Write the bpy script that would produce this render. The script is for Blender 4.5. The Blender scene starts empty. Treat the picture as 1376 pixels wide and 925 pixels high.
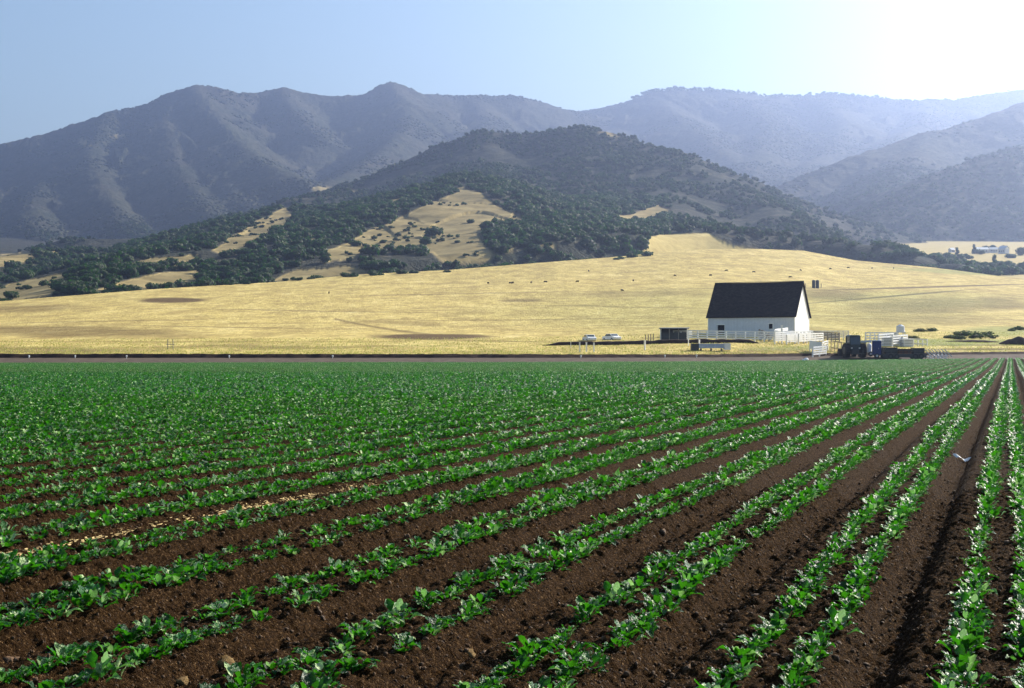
import bpy, math
import numpy as np
from mathutils import Vector
C = bpy.context.scene.collection
scn = bpy.context.scene
R = math.radians
rng = np.random.default_rng(7)

# ---------------------------------------------------------------- camera, light, exposure
F, CX, HY, CAMZ = 1911.0, 688.0, 472.0, 1.58       # focal length in photo pixels, centre column, horizon row, eye height
cam = bpy.data.cameras.new('camera'); camo = bpy.data.objects.new('camera', cam); C.objects.link(camo)
cam.sensor_width = 36; cam.lens = 36*F/1376; cam.clip_start = 0.1; cam.clip_end = 60000
camo.location = (0, 0, CAMZ); camo.rotation_euler = (R(90)+math.atan((HY-462.5)/F), 0, 0)
scn.camera = camo
SUN_AZ, SUN_EL = 50.0, 27.0                        # azimuth from +Y towards +X
sd = Vector((math.sin(R(SUN_AZ))*math.cos(R(SUN_EL)), math.cos(R(SUN_AZ))*math.cos(R(SUN_EL)), math.sin(R(SUN_EL))))
sun = bpy.data.lights.new('sun', 'SUN'); sun.energy = 5.0; sun.angle = R(0.5); sun.color = (1.0, 0.93, 0.80)
suno = bpy.data.objects.new('sun', sun); C.objects.link(suno); suno.rotation_euler = sd.to_track_quat('Z', 'Y').to_euler()
w = bpy.data.worlds.new('World'); scn.world = w; w.use_nodes = True
nt = w.node_tree; sky = nt.nodes.new('ShaderNodeTexSky'); sky.sky_type = 'NISHITA'; sky.sun_disc = False
sky.sun_elevation = R(SUN_EL); sky.sun_rotation = R(SUN_AZ); sky.air_density = 1.3; sky.dust_density = 1.3; sky.ozone_density = 3.5
nt.links.new(sky.outputs[0], nt.nodes['Background'].inputs[0]); nt.nodes['Background'].inputs[1].default_value = 0.063
scn.view_settings.view_transform = 'Standard'; scn.view_settings.look = 'None'; scn.view_settings.gamma = 1
scn.view_settings.use_curve_mapping = False; scn.view_settings.exposure = 1.38
cy = scn.cycles; cy.volume_bounces = 0; cy.max_bounces = 6; cy.diffuse_bounces = 2; cy.glossy_bounces = 2
cy.transmission_bounces = 3; cy.transparent_max_bounces = 6; cy.use_denoising = True
HAZE_DENSITY, HAZE_G = 1.3e-4, 0.74

# ---------------------------------------------------------------- numeric helpers
def hash2(ix, iy, seed):
    h = (ix.astype(np.int64)*374761393 + iy.astype(np.int64)*668265263 + seed*974634777) & 0xffffffff
    h = ((h ^ (h >> 13))*1274126177) & 0xffffffff
    return ((h ^ (h >> 16)) & 0xffffff)/float(0xffffff)
def vnoise(x, y, seed=0):
    x = np.asarray(x, float); y = np.asarray(y, float)
    ix = np.floor(x); iy = np.floor(y); fx = x-ix; fy = y-iy
    fx = fx*fx*(3-2*fx); fy = fy*fy*(3-2*fy)
    a = hash2(ix, iy, seed); b = hash2(ix+1, iy, seed); c = hash2(ix, iy+1, seed); d = hash2(ix+1, iy+1, seed)
    return (a*(1-fx)+b*fx)*(1-fy)+(c*(1-fx)+d*fx)*fy
def fbm(x, y, o=4, seed=0, g=0.5):
    s = 0; a = 1; t = 0
    for k in range(o):
        s = s+a*vnoise(x*2**k+13.7*k, y*2**k-7.1*k, seed+k); t += a; a *= g
    return s/t*2-1
def sst(a, b, x): t = np.clip((x-a)/(b-a), 0, 1); return t*t*(3-2*t)
def wx(px, d): return (px-CX)/F*d
def wz(py, d): return CAMZ+(HY-py)/F*d
def pxpy(x, y, z): return CX+x/y*F, HY-(z-CAMZ)/y*F

def mesh(name, verts, faces, smooth=False, attrs=None):
    verts = np.ascontiguousarray(verts, dtype=np.float32); faces = np.ascontiguousarray(faces, dtype=np.int32)
    k = faces.shape[1]; me = bpy.data.meshes.new(name)
    me.vertices.add(len(verts)); me.vertices.foreach_set('co', verts.ravel())
    me.loops.add(faces.size); me.loops.foreach_set('vertex_index', faces.ravel())
    me.polygons.add(len(faces)); me.polygons.foreach_set('loop_start', np.arange(len(faces), dtype=np.int32)*k)
    if smooth: me.polygons.foreach_set('use_smooth', np.ones(len(faces), dtype=bool))
    for n, v in (attrs or {}).items():
        a = me.attributes.new(n, 'FLOAT', 'POINT'); a.data.foreach_set('value', np.ascontiguousarray(v, dtype=np.float32))
    me.update(calc_edges=True); return me
def grid_faces(nr, nc):
    i = np.arange(nr-1)[:, None]*nc+np.arange(nc-1)[None, :]
    return np.stack([i, i+1, i+1+nc, i+nc], -1).reshape(-1, 4)
def link(name, me, mat=None, parent=None, loc=(0, 0, 0), rz=0):
    o = bpy.data.objects.new(name, me); C.objects.link(o)
    if mat is not None and me is not None and not me.materials: me.materials.append(mat)
    if parent: o.parent = parent
    o.location = loc; o.rotation_euler = (0, 0, rz); return o
def tag(o, label=None, cat=None, group=None, kind=None):
    if label: o['label'] = label
    if cat: o['category'] = cat
    if group: o['group'] = group
    if kind: o['kind'] = kind
    return o
def thing(name, loc, rz, label, cat, group=None):
    return tag(link(name, None, None, None, loc, rz), label, cat, group)

class MB:
    def __init__(s): s.v = []; s.f = []; s.n = 0
    def add(s, v, f):
        v = np.asarray(v, float); s.v.append(v)
        for q in f: s.f.append(tuple(i+s.n for i in q))
        s.n += len(v); return s
    def box(s, c, d, rz=0, rx=0, ry=0, taper=1.0):
        h = np.array(d)/2.0
        v = np.array([[x*(taper if z > 0 else 1), y*(taper if z > 0 else 1), z] for z in (-1, 1) for y in (-1, 1) for x in (-1, 1)], float)*h
        v = rot(v, rx, ry, rz)+np.array(c)
        return s.add(v, [(0, 2, 3, 1), (4, 5, 7, 6), (0, 1, 5, 4), (2, 6, 7, 3), (0, 4, 6, 2), (1, 3, 7, 5)])
    def cyl(s, a, b, r0, r1=None, n=10):
        a = np.array(a, float); b = np.array(b, float); r1 = r0 if r1 is None else r1
        d = b-a; d /= np.linalg.norm(d); u = np.cross(d, [0, 0, 1.0]); 
        if np.linalg.norm(u) < .01: u = np.array([1.0, 0, 0])
        u /= np.linalg.norm(u); w_ = np.cross(d, u); t = np.arange(n)*2*math.pi/n
        ring = np.cos(t)[:, None]*u+np.sin(t)[:, None]*w_
        v = np.vstack([a+ring*r0, b+ring*r1])
        f = [(i, (i+1) % n, n+(i+1) % n, n+i) for i in range(n)]+[tuple(range(n-1, -1, -1)), tuple(range(n, 2*n))]
        return s.add(v, f)
    def prism(s, pts, y0, y1):                     # outline in (x, z), run along y
        n = len(pts); v = [(p[0], y0, p[1]) for p in pts]+[(p[0], y1, p[1]) for p in pts]
        return s.add(v, [(i, (i+1) % n, n+(i+1) % n, n+i) for i in range(n)]+[tuple(range(n-1, -1, -1)), tuple(range(n, 2*n))])
    def build(s, name, mat, parent=None, loc=(0, 0, 0), rz=0, bevel=0):
        me = bpy.data.meshes.new(name); me.from_pydata(np.vstack(s.v).tolist(), [], s.f); me.update()
        import bmesh
        bm = bmesh.new(); bm.from_mesh(me); bmesh.ops.recalc_face_normals(bm, faces=bm.faces); bm.to_mesh(me); bm.free()
        o = link(name, me, mat, parent, loc, rz)
        if bevel: m = o.modifiers.new('b', 'BEVEL'); m.width = bevel; m.segments = 2
        return o
def rot(v, rx, ry, rz):
    cx_, sx_, cy_, sy_, cz, sz = math.cos(rx), math.sin(rx), math.cos(ry), math.sin(ry), math.cos(rz), math.sin(rz)
    Rx = np.array([[1, 0, 0], [0, cx_, -sx_], [0, sx_, cx_]]); Ry = np.array([[cy_, 0, sy_], [0, 1, 0], [-sy_, 0, cy_]]); Rz = np.array([[cz, -sz, 0], [sz, cz, 0], [0, 0, 1]])
    return v @ (Rz@Ry@Rx).T
def ico(sub=1):
    import bmesh
    bm = bmesh.new(); bmesh.ops.create_icosphere(bm, subdivisions=sub, radius=1)
    v = np.array([x.co[:] for x in bm.verts]); f = np.array([[q.index for q in p.verts] for p in bm.faces]); bm.free(); return v, f
ICO1, ICO2 = ico(1), ico(2)
def scatter(base_v, base_f, pos, scl, ang, tilt=None):
    """copies of one small mesh merged: returns verts (N*V,3), faces"""
    N = len(pos); c = np.cos(ang)[:, None]; s = np.sin(ang)[:, None]; b = base_v[None]*(scl[:, None, None] if scl.ndim == 1 else scl[:, None, :])
    if tilt is not None:
        ct = np.cos(tilt)[:, None]; st = np.sin(tilt)[:, None]; b = np.stack([b[..., 0], b[..., 1]*ct-b[..., 2]*st, b[..., 1]*st+b[..., 2]*ct], -1)
    v = np.stack([b[..., 0]*c-b[..., 1]*s, b[..., 0]*s+b[..., 1]*c, b[..., 2]], -1)+pos[:, None, :]
    f = base_f[None]+(np.arange(N)*len(base_v))[:, None, None]
    return v.reshape(-1, 3), f.reshape(-1, base_f.shape[1])
def merge(parts):
    vs, fs, at, n = [], [], [], 0
    for v, f, a in parts: vs.append(v); fs.append(f+n); at.append(a); n += len(v)
    return np.vstack(vs), np.vstack(fs), np.concatenate(at)

# ---------------------------------------------------------------- materials
class NT:
    def __init__(s, name, rough=0.8, spec=0.3):
        s.m = bpy.data.materials.new(name); s.m.use_nodes = True; s.t = s.m.node_tree; s.b = s.t.nodes['Principled BSDF']
        s.b.inputs['Roughness'].default_value = rough; s.b.inputs['Specular IOR Level'].default_value = spec
        s.co = s.t.nodes.new('ShaderNodeTexCoord')
    def l(s, a, b): s.t.links.new(a, b)
    def noise(s, scale, detail=4, rough=0.6, vec=None, stretch=None, geo=False):
        n = s.t.nodes.new('ShaderNodeTexNoise'); n.inputs['Scale'].default_value = scale; n.inputs['Detail'].default_value = detail; n.inputs['Roughness'].default_value = rough
        src = s.co.outputs['Object']
        if stretch:
            m = s.t.nodes.new('ShaderNodeMapping'); m.inputs['Scale'].default_value = stretch[:3]
            if len(stretch) > 3: m.inputs['Rotation'].default_value = (0, 0, stretch[3])
            s.l(src, m.inputs['Vector']); src = m.outputs[0]
        s.l(src, n.inputs['Vector']); return n.outputs['Fac']
    def attr(s, name):
        a = s.t.nodes.new('ShaderNodeAttribute'); a.attribute_name = name; return a.outputs['Fac']
    def ramp(s, fac, stops):
        r = s.t.nodes.new('ShaderNodeValToRGB'); e = r.color_ramp.elements
        while len(e) < len(stops): e.new(0.5)
        for i, (p, c) in enumerate(stops): e[i].position = p; e[i].color = (*c, 1)
        s.l(fac, r.inputs[0]); return r.outputs[0]
    def mix(s, f, a, b, mode='MIX'):
        m = s.t.nodes.new('ShaderNodeMix'); m.data_type = 'RGBA'; m.blend_type = mode
        for k, v in ((0, f), (6, a), (7, b)):
            if hasattr(v, 'links'): s.l(v, m.inputs[k])
            elif k == 0: m.inputs[0].default_value = v
            else: m.inputs[k].default_value = (*v, 1)
        return m.outputs[2]
    def math(s, op, a, b=0.0, c=None):
        m = s.t.nodes.new('ShaderNodeMath'); m.operation = op; m.use_clamp = False
        for i, v in enumerate((a, b) if c is None else (a, b, c)):
            if hasattr(v, 'links'): s.l(v, m.inputs[i])
            else: m.inputs[i].default_value = v
        return m.outputs[0]
    def color(s, c):
        if hasattr(c, 'links'): s.l(c, s.b.inputs['Base Color'])
        else: s.b.inputs['Base Color'].default_value = (*c, 1)
        return s
    def bump(s, h, dist, strength=1.0):
        b = s.t.nodes.new('ShaderNodeBump'); b.inputs['Distance'].default_value = dist; b.inputs['Strength'].default_value = strength
        s.l(h, b.inputs['Height']); s.l(b.outputs[0], s.b.inputs['Normal']); return s
def simple(name, col, var=0.25, scale=1.5, rough=0.7, spec=0.3, bump=0.0, metal=0.0):
    n = NT(name, rough, spec); f = n.noise(scale, 5, 0.65)
    d = tuple(c*(1-var) for c in col); u = tuple(min(1, c*(1+var)) for c in col)
    n.color(n.ramp(f, [(0.3, d), (0.7, u)])); n.b.inputs['Metallic'].default_value = metal
    if bump: n.bump(n.noise(scale*4, 5, .7), bump)
    return n.m

def mat_soil():
    n = NT('tilled_soil', 0.95, 0.03)
    a = n.noise(1.3, 5, .65); b = n.noise(48, 4, .75)
    c = n.ramp(b, [(.36, (.009, .0045, .0018)), (.51, (.044, .0225, .0085)), (.61, (.10, .055, .023)), (.68, (.38, .24, .12))])
    c = n.mix(n.math('MULTIPLY', n.math('SUBTRACT', a, .35), .8), c, (.050, .026, .008), 'MIX')
    n.color(c); n.bump(n.math('ADD', n.noise(30, 5, .75), n.math('MULTIPLY', n.noise(120, 2, .6), .5)), 0.09, 1.0); return n.m
def mat_leaf(name, lo, mid, hi, trans=0.35, rough=0.33, spec=0.5, pucker=0):
    n = NT(name, rough, spec); r = n.attr('rnd')
    if pucker: n.bump(n.noise(42, 3, .6), pucker, 1.0)
    col = n.ramp(r, [(0.0, lo), (.6, mid), (1.0, hi)]); n.color(col)
    tr = n.t.nodes.new('ShaderNodeBsdfTranslucent'); n.l(n.mix(.5, col, (.10, .50, .01)), tr.inputs[0])
    ms = n.t.nodes.new('ShaderNodeMixShader'); ms.inputs[0].default_value = trans
    out = n.t.nodes['Material Output']; n.l(n.b.outputs[0], ms.inputs[1]); n.l(tr.outputs[0], ms.inputs[2]); n.l(ms.outputs[0], out.inputs[0]); return n.m
def mat_pasture():
    n = NT('dry_pasture', 0.9, 0.1)
    s1 = n.noise(.035, 6, .7, stretch=(1, 3.2, 1)); s2 = n.noise(.5, 5, .8, stretch=(1, .55, 1)); s3 = n.noise(.012, 3, .6)
    c = n.ramp(s1, [(.25, (.48, .355, .10)), (.5, (.65, .51, .165)), (.75, (.75, .62, .25))])
    c = n.mix(n.math('MULTIPLY', n.math('SUBTRACT', s3, .42), 1.6), c, (.66, .50, .15))
    c = n.mix(n.ramp(s2, [(.40, (.9,)*3), (.60, (0,)*3)]), c, (.40, .29, .09))
    s4 = n.noise(.09, 6, .8, stretch=(1, .45, 1)); c = n.mix(n.ramp(s4, [(.38, (.9,)*3), (.55, (0,)*3)]), c, (.33, .24, .08)); c = n.mix(n.ramp(s4, [(.55, (0,)*3), (.72, (.6,)*3)]), c, (.80, .68, .34))
    wob = n.noise(.22, 5, .75, stretch=(1, 2.0, 1))
    br = n.math('MULTIPLY', n.attr('brown'), n.math('ADD', .40, n.math('MULTIPLY', wob, 1.4)))
    c = n.mix(n.math('MINIMUM', br, 1.0), c, (.115, .070, .026))
    gr = n.math('MULTIPLY', n.attr('green'), n.math('ADD', .1, n.math('MULTIPLY', wob, 1.5)))
    c = n.mix(n.math('MINIMUM', gr, 1.0), c, (.17, .22, .055))
    n.color(c); n.bump(n.math('ADD', s2, n.noise(.12, 4, .7)), 1.0, 0.8); return n.m
def mat_hill():
    n = NT('hill_cover', 0.95, 0.05)
    wood = n.attr('wood'); a = n.noise(.0035, 6, .7); b = n.noise(.06, 4, .75); v = n.noise(.016, 5, .7)
    ch = n.ramp(b, [(.34, (.010, .016, .011)), (.52, (.034, .040, .026)), (.7, (.10, .092, .064))])
    ch = n.mix(n.ramp(a, [(.44, (0,)*3), (.66, (.5,)*3)]), ch, (.085, .070, .056))
    ch = n.mix(n.ramp(v, [(.66, (0,)*3), (.78, (.25,)*3)]), ch, (.26, .18, .10))
    yl = n.attr('yellow')
    g = n.ramp(n.noise(.05, 6, .7), [(.3, (.14, .11, .045)), (.5, (.26, .20, .085)), (.75, (.39, .31, .14))])
    g = n.mix(yl, g, n.ramp(n.noise(.09, 6, .8), [(.3, (.36, .27, .10)), (.55, (.50, .39, .15)), (.75, (.62, .50, .22))]))
    n.color(n.mix(wood, g, ch)); n.bump(n.math('MULTIPLY', n.noise(.09, 4, .75), wood), 9.0, 0.9); return n.m

M = dict(
    soil=mat_soil(), pasture=mat_pasture(), hill=mat_hill(),
    leaf=mat_leaf('crop_leaf', (.002, .026, .002), (.005, .112, .003), (.52, .66, .30), .27, .36, .24, .03),
    oak=mat_leaf('oak_foliage', (.010, .018, .008), (.024, .038, .015), (.085, .10, .042), .12, .7, .12),
    scrub=mat_leaf('scrub_foliage', (.014, .021, .010), (.032, .039, .020), (.08, .078, .045), .08, .8, .08),
    bush=mat_leaf('bush_foliage', (.03, .035, .015), (.08, .075, .03), (.16, .13, .06), .1, .8, .1),
    trunk=simple('bark', (.10, .08, .06), .3, 3), grass=mat_leaf('dry_grass', (.42, .31, .09), (.58, .45, .16), (.70, .58, .26), .25, .9, .1),
    road=simple('packed_dirt', (.095, .070, .050), .3, .8, .95, .1, .05), dark_dirt=simple('dark_dirt', (.045, .027, .019), .5, .8, .95, .1, .15),
    white=simple('white_paint', (.80, .79, .75), .07, 1.2, .6), white_wood=simple('weathered_white_wood', (.66, .64, .58), .22, 2.5, .75),
    shingle=None, black=simple('dark_interior', (.010, .010, .012), .2, 1, .9), grey_wood=simple('grey_wood', (.24, .21, .18), .3, 2, .85),
    dark_metal=simple('dark_metal', (.030, .034, .036), .3, 2, .5, .5), rubber=simple('rubber', (.018, .018, .018), .2, 3, .8),
    blue=simple('blue_plastic', (.012, .035, .16), .12, 1, .4), green_paint=simple('green_paint', (.012, .05, .03), .2, 1, .35, .5),
    glass=simple('dark_glass', (.05, .07, .08), .1, 1, .12, .6), tan=simple('tan_paint', (.55, .42, .22), .15, 1, .6),
    pale_metal=simple('pale_metal', (.55, .56, .58), .15, 1.5, .45, .5), galv=simple('galvanised_steel', (.42, .43, .47), .2, 2, .45, .5, 0, .3),
    cow=simple('cow_hide', (.035, .022, .016), .5, 1.2, .8), rust=simple('rusty_steel', (.13, .06, .035), .4, 3, .8),
    plastic=simple('white_plastic', (.85, .84, .80), .08, 20, .4), straw=simple('straw', (.50, .36, .15), .35, 25, .9),
    clod=simple('soil_clod', (.085, .047, .022), .9, 30, .85, .3, .01), tanclod=simple('pale_clod', (.20, .13, .055), .5, 30, .95, .1, .02),
    roofdark=simple('dark_roof', (.07, .07, .075), .3, 1), skin=simple('marker_white', (.8, .8, .78), .05, 1))
n_ = NT('shingle_roof', .9, .15)
br = n_.t.nodes.new('ShaderNodeTexBrick'); br.inputs['Scale'].default_value = 1.0; br.inputs['Brick Width'].default_value = .45; br.inputs['Row Height'].default_value = .22; br.inputs['Mortar Size'].default_value = .02
br.inputs['Color1'].default_value = (.022, .017, .017, 1); br.inputs['Color2'].default_value = (.075, .058, .050, 1); br.inputs['Mortar'].default_value = (.008, .008, .010, 1)
n_.l(n_.co.outputs['UV'], br.inputs['Vector']); n_.color(n_.mix(n_.noise(.8, 6, .7), br.outputs[0], (.018, .016, .018))); M['shingle'] = n_.m
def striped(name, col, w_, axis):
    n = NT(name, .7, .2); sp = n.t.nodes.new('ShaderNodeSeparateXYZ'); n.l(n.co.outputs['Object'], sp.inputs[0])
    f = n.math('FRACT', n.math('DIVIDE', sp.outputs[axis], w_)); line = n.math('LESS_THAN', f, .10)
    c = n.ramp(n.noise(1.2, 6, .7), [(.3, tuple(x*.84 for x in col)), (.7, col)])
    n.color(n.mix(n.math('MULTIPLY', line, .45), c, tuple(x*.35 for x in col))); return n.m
M['board_shaded'] = striped('shade_tinted_whitewashed_boards', (.66, .69, .74), .3, 0); M['board_x'] = striped('whitewashed_gable_boards', (.82, .81, .77), .3, 1)  # bluish shade put into the long walls' whitewash colour; gables keep it plain

# ---------------------------------------------------------------- ground heights
TH = math.atan((1358-CX)/F); CT, ST = math.cos(TH), math.sin(TH)
def uv2xy(u, v): return u*CT+v*ST, -u*ST+v*CT
def xy2uv(x, y): return x*CT-y*ST, x*ST+y*CT
U0, PITCH = -0.70, 1.09
def I(px, xs, ys): return np.interp(px, xs, ys)
PXK = [-260, 0, 700, 900, 1000, 1200, 1376, 1640]
def d_edge(px): return I(px, PXK, [198, 200, 200, 204, 208, 220, 230, 240])
def y_edge(px): return I(px, PXK, [489, 488.6, 487.6, 487, 486.2, 484, 482, 480])
def y_road(px): return I(px, PXK, [482, 481, 481, 480.5, 480, 477.6, 475.8, 475])
def y_bank(px): return I(px, PXK, [476.3, 475.6, 476.2, 476.6, 475.9, 474.0, 472.9, 472.0])
def d_road(px): return d_edge(px)+7.5
def d_past(px): return d_edge(px)+8.4
def field_z(x, y):
    y = np.maximum(y, .5); px = CX+x/y*F
    z = -0.06*np.exp(-(np.maximum(y, 3)-6)/6.0)+.06*sst(.5, 3.5, -x)*(1-sst(12, 26, y))
    zr = wz(y_edge(px), d_edge(px)); z = z+zr*sst(120, 1.0*d_edge(px), y)
    z = z-0.35*sst(1180, 1300, px)*np.exp(-((y-152)/1.6)**2)
    return z+.018*fbm(x*.15, y*.15, 2, 5)
def bed(u):
    f = ((u-U0)/PITCH) % 1.0
    return f, 0.15*np.interp(f, [0, .07, .13, .19, .24, .42, .60, .80, .86, .93, 1], [.0, .03, .60, .95, 1.0, .90, .93, 1.0, .80, .22, 0])
def soil_z(x, y, near=1.0):
    u, v = xy2uv(x, y); uu = u+.025*fbm(v*.6, u*.3, 3, 3)
    f, b = bed(uu); z = field_z(x, y)+b-.15
    z = z+.012*fbm(u*5, v*5, 2, 11)
    if near:
        z = z+near*(.05*np.abs(fbm(u*11, v*11, 3, 21))+.026*fbm(u*30, v*30, 2, 31)-.01)
    return z

PC = [-260, 0, 200, 370, 480, 600, 750, 830, 870, 910, 950, 985, 1020, 1080, 1150, 1250, 1376, 1640]
YC = [414, 405, 389, 379, 369, 363, 351, 345, 341, 337, 335, 334.5, 334.5, 337, 350, 359, 375, 388]
DC = [580, 620, 680, 740, 790, 830, 880, 930, 960, 985, 1010, 1025, 1040, 1050, 1000, 940, 820, 760]
def crest(px): return I(px, PC, YC), I(px, PC, DC)
def past_z(x, y):
    px = CX+x/y*F; yc, dc = crest(px); d0 = d_past(px); y0 = y_bank(px)
    t = np.clip((y-d0)/(dc-d0), 0, 1)
    e = .78-.14*sst(700, 1000, px)+.0
    g = t**e; py = y0-(y0-yc)*g
    py = py-2.5*fbm(x*.012, y*.008, 3, 41)*np.sin(np.pi*t)
    z = wz(py, y); zc = wz(yc, dc)
    z = np.where(y > dc, zc-.06*(y-dc)-.00006*(y-dc)**2, z)
    return z
def sp_z(px, y, ds, ys): return wz(np.interp(y, ds, ys), y)

RID = []   # (polyline pts (n,3), slope, rounding)
def ridge(pts, s, r=25.0, s2=None): RID.append((np.array([(wx(p, d), d, wz(q, d)) for p, q, d in pts]), s, r, s2 or s))
# far left range and its spurs
ridge([(-420, 250, 4300), (-250, 232, 4500), (-100, 214, 4600), (0, 194, 4700), (50, 185, 4750), (100, 169, 4800), (150, 151, 4850), (220, 136, 4950), (236, 125, 5000), (265, 116, 5000), (292, 118, 5000), (320, 125, 5050), (350, 124, 5100),
       (380, 119.5, 5150), (410, 125, 5200), (440, 129, 5200), (500, 129, 5250), (515, 120, 5250), (527, 112.5, 5250), (541, 119, 5250), (560, 126, 5300), (640, 130, 5400), (690, 128, 5450), (722, 136, 5500), (755, 147, 5600), (810, 158, 5700)], .74, 30)
ridge([(265, 117, 5000), (285, 148, 4550), (318, 186, 4050), (352, 216, 3650), (398, 238, 3300), (425, 252, 3050)], .60)
ridge([(527, 113, 5250), (546, 138, 4850), (548, 168, 4450), (520, 200, 3950), (480, 228, 3550), (440, 246, 3250)], .60)
ridge([(380, 120, 5150), (398, 150, 4750), (425, 178, 4400)], .62)
ridge([(640, 131, 5400), (655, 160, 4950), (640, 195, 4400), (600, 225, 3800)], .6)
ridge([(236, 126, 5000), (222, 168, 4500), (238, 215, 3950), (268, 262, 3350), (300, 305, 2750)], .62)
ridge([(150, 152, 4850), (122, 200, 4250), (135, 248, 3700), (165, 290, 3150), (200, 322, 2700)], .62)
ridge([(50, 186, 4750), (70, 232, 4150), (45, 278, 3500), (60, 318, 2900), (90, 345, 2450)], .62)
ridge([(-60, 207, 4650), (-25, 250, 4050), (-45, 300, 3300), (-20, 340, 2600)], .62)
ridge([(100, 170, 4800), (185, 205, 4350), (205, 250, 3700)], .62)
ridge([(222, 168, 4500), (300, 215, 3900), (318, 258, 3350), (352, 285, 2950)], .62)
# far right range
ridge([(700, 160, 6300), (745, 152, 6200), (790, 149.5, 6150), (820, 144, 6100), (850, 136, 6050), (878, 125.5, 6000), (910, 121, 6000), (950, 122, 6000), (1000, 128, 6000), (1060, 131.5, 6000), (1110, 128.5, 6000), (1180, 132, 6000), (1230, 136.5, 6000), (1280, 135.5, 6000), (1330, 126, 6000), (1376, 120.5, 6000), (1460, 114, 6000), (1640, 112, 6000)], .55, 50)
ridge([(878, 126, 6000), (925, 165, 5200), (975, 205, 4500), (1030, 250, 3900)], .45)
ridge([(800, 150, 6100), (835, 180, 5300), (900, 215, 4500), (960, 240, 3800)], .45)
ridge([(1000, 128, 6000), (1035, 165, 5200), (1020, 205, 4500), (1010, 240, 3900)], .45)
ridge([(1110, 129, 6000), (1140, 165, 5300), (1110, 205, 4600), (1050, 250, 3900)], .45)
ridge([(1250, 136, 6000), (1240, 165, 5300), (1190, 195, 4600)], .45)
# dark middle hill
ridge([(400, 285, 2300), (450, 268, 2350), (500, 250, 2400), (545, 229, 2450), (585, 210, 2480), (620, 193, 2500), (650, 181, 2500), (690, 182, 2500), (720, 182, 2480), (750, 177, 2450), (780, 175, 2400), (805, 180, 2350), (830, 185, 2300), (870, 198, 2220), (900, 209, 2150), (940, 230, 2030), (1000, 262, 1850), (1040, 282, 1700), (1080, 306, 1520), (1110, 328, 1370)], .62, 30)
ridge([(780, 176, 2400), (802, 212, 2150), (792, 250, 1900), (815, 290, 1550), (800, 325, 1250)], .42)
ridge([(650, 182, 2500), (668, 215, 2250), (655, 236, 1950), (632, 252, 1600)], .42)
ridge([(900, 210, 2150), (885, 248, 1900), (905, 292, 1550), (930, 318, 1300)], .42)
ridge([(545, 230, 2450), (560, 255, 2150), (540, 272, 1850)], .45)
# golden knoll
ridge([(632, 252.5, 1600), (600, 263, 1500), (560, 281, 1380), (500, 305, 1240), (462, 325, 1120), (440, 345, 1000)], .26, 12)
ridge([(632, 252.5, 1600), (665, 275, 1450), (705, 298, 1320), (740, 322, 1150), (755, 345, 1000)], .26, 12)
ridge([(632, 252.5, 1600), (638, 285, 1350), (648, 325, 1100), (640, 352, 950)], .24, 20)
ridge([(845, 332, 1180), (875, 320, 1230), (915, 318, 1260), (950, 316, 1250), (975, 326, 1200), (1000, 334, 1130)], .14, 30)
# left foothills
ridge([(60, 340, 2000), (95, 322, 2000), (200, 321, 2000), (280, 308, 2000), (340, 287, 2000), (400, 268, 2100), (460, 256, 2250)], .40, 25)
ridge([(270, 345, 1150), (300, 328, 1280), (345, 299, 1480), (386, 281, 1650)], .28, 12)
ridge([(100, 395, 760), (160, 368, 900), (240, 347, 1080), (330, 338, 1200), (420, 322, 1300), (480, 318, 1350)], .24, 20)
ridge([(-260, 385, 900), (-80, 362, 1150), (20, 346, 1350), (75, 340, 1450)], .24, 20)
# right mountains
ridge([(1640, 80, 3900), (1500, 105, 3800), (1376, 138, 3650), (1340, 151, 3600), (1300, 166, 3550), (1250, 181, 3480), (1200, 196, 3400), (1160, 209, 3320), (1120, 226, 3250), (1080, 244, 3150), (1040, 263, 3000), (1015, 280, 2850)], .5, 30)
ridge([(1640, 180, 2800), (1500, 188, 2750), (1376, 197, 2650), (1330, 209, 2600), (1290, 223, 2560), (1260, 236, 2520), (1240, 247, 2480), (1215, 264, 2420), (1190, 283, 2350), (1160, 310, 2250), (1140, 330, 2100)], .5, 30)
ridge([(1250, 182, 3480), (1215, 225, 3000), (1180, 262, 2650)], .45)

def tents(x, y):
    X = x.ravel().astype(float); Y = y.ravel().astype(float)
    wob = 1+.18*fbm(X/420., Y/420., 3, 61)
    best = np.full(X.shape, -1e9); bd = np.zeros(X.shape)
    for P, s, r, s2 in RID:
        z = np.full(X.shape, -1e9); dd = np.zeros(X.shape)
        for a, b in zip(P[:-1], P[1:]):
            ab = b[:2]-a[:2]; L = ab@ab
            t = np.clip(((X-a[0])*ab[0]+(Y-a[1])*ab[1])/L, 0, 1)
            dist = np.hypot(X-a[0]-t*ab[0], Y-a[1]-t*ab[1]); q = np.sqrt(dist*dist+r*r)-r
            if s < .2: q = q+3.0*np.maximum(dist-170, 0)
            elif s < .3: q = q+1.5*np.maximum(dist-380, 0)
            h = a[2]+t*(b[2]-a[2])-s*wob*q+.00014*s*np.minimum(q, 1500)**2
            m = h > z; z = np.where(m, h, z); dd = np.where(m, dist, dd)
        k = 14.0; m = z > best
        bd = np.where(m, dd, bd); hi = np.maximum(z, best); lo = np.minimum(z, best)
        best = np.where(lo < -1e8, hi, hi+k*np.exp(-np.clip(hi-lo, 0, 200)/k)*.5)
    return best.reshape(x.shape), bd.reshape(x.shape)
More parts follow.
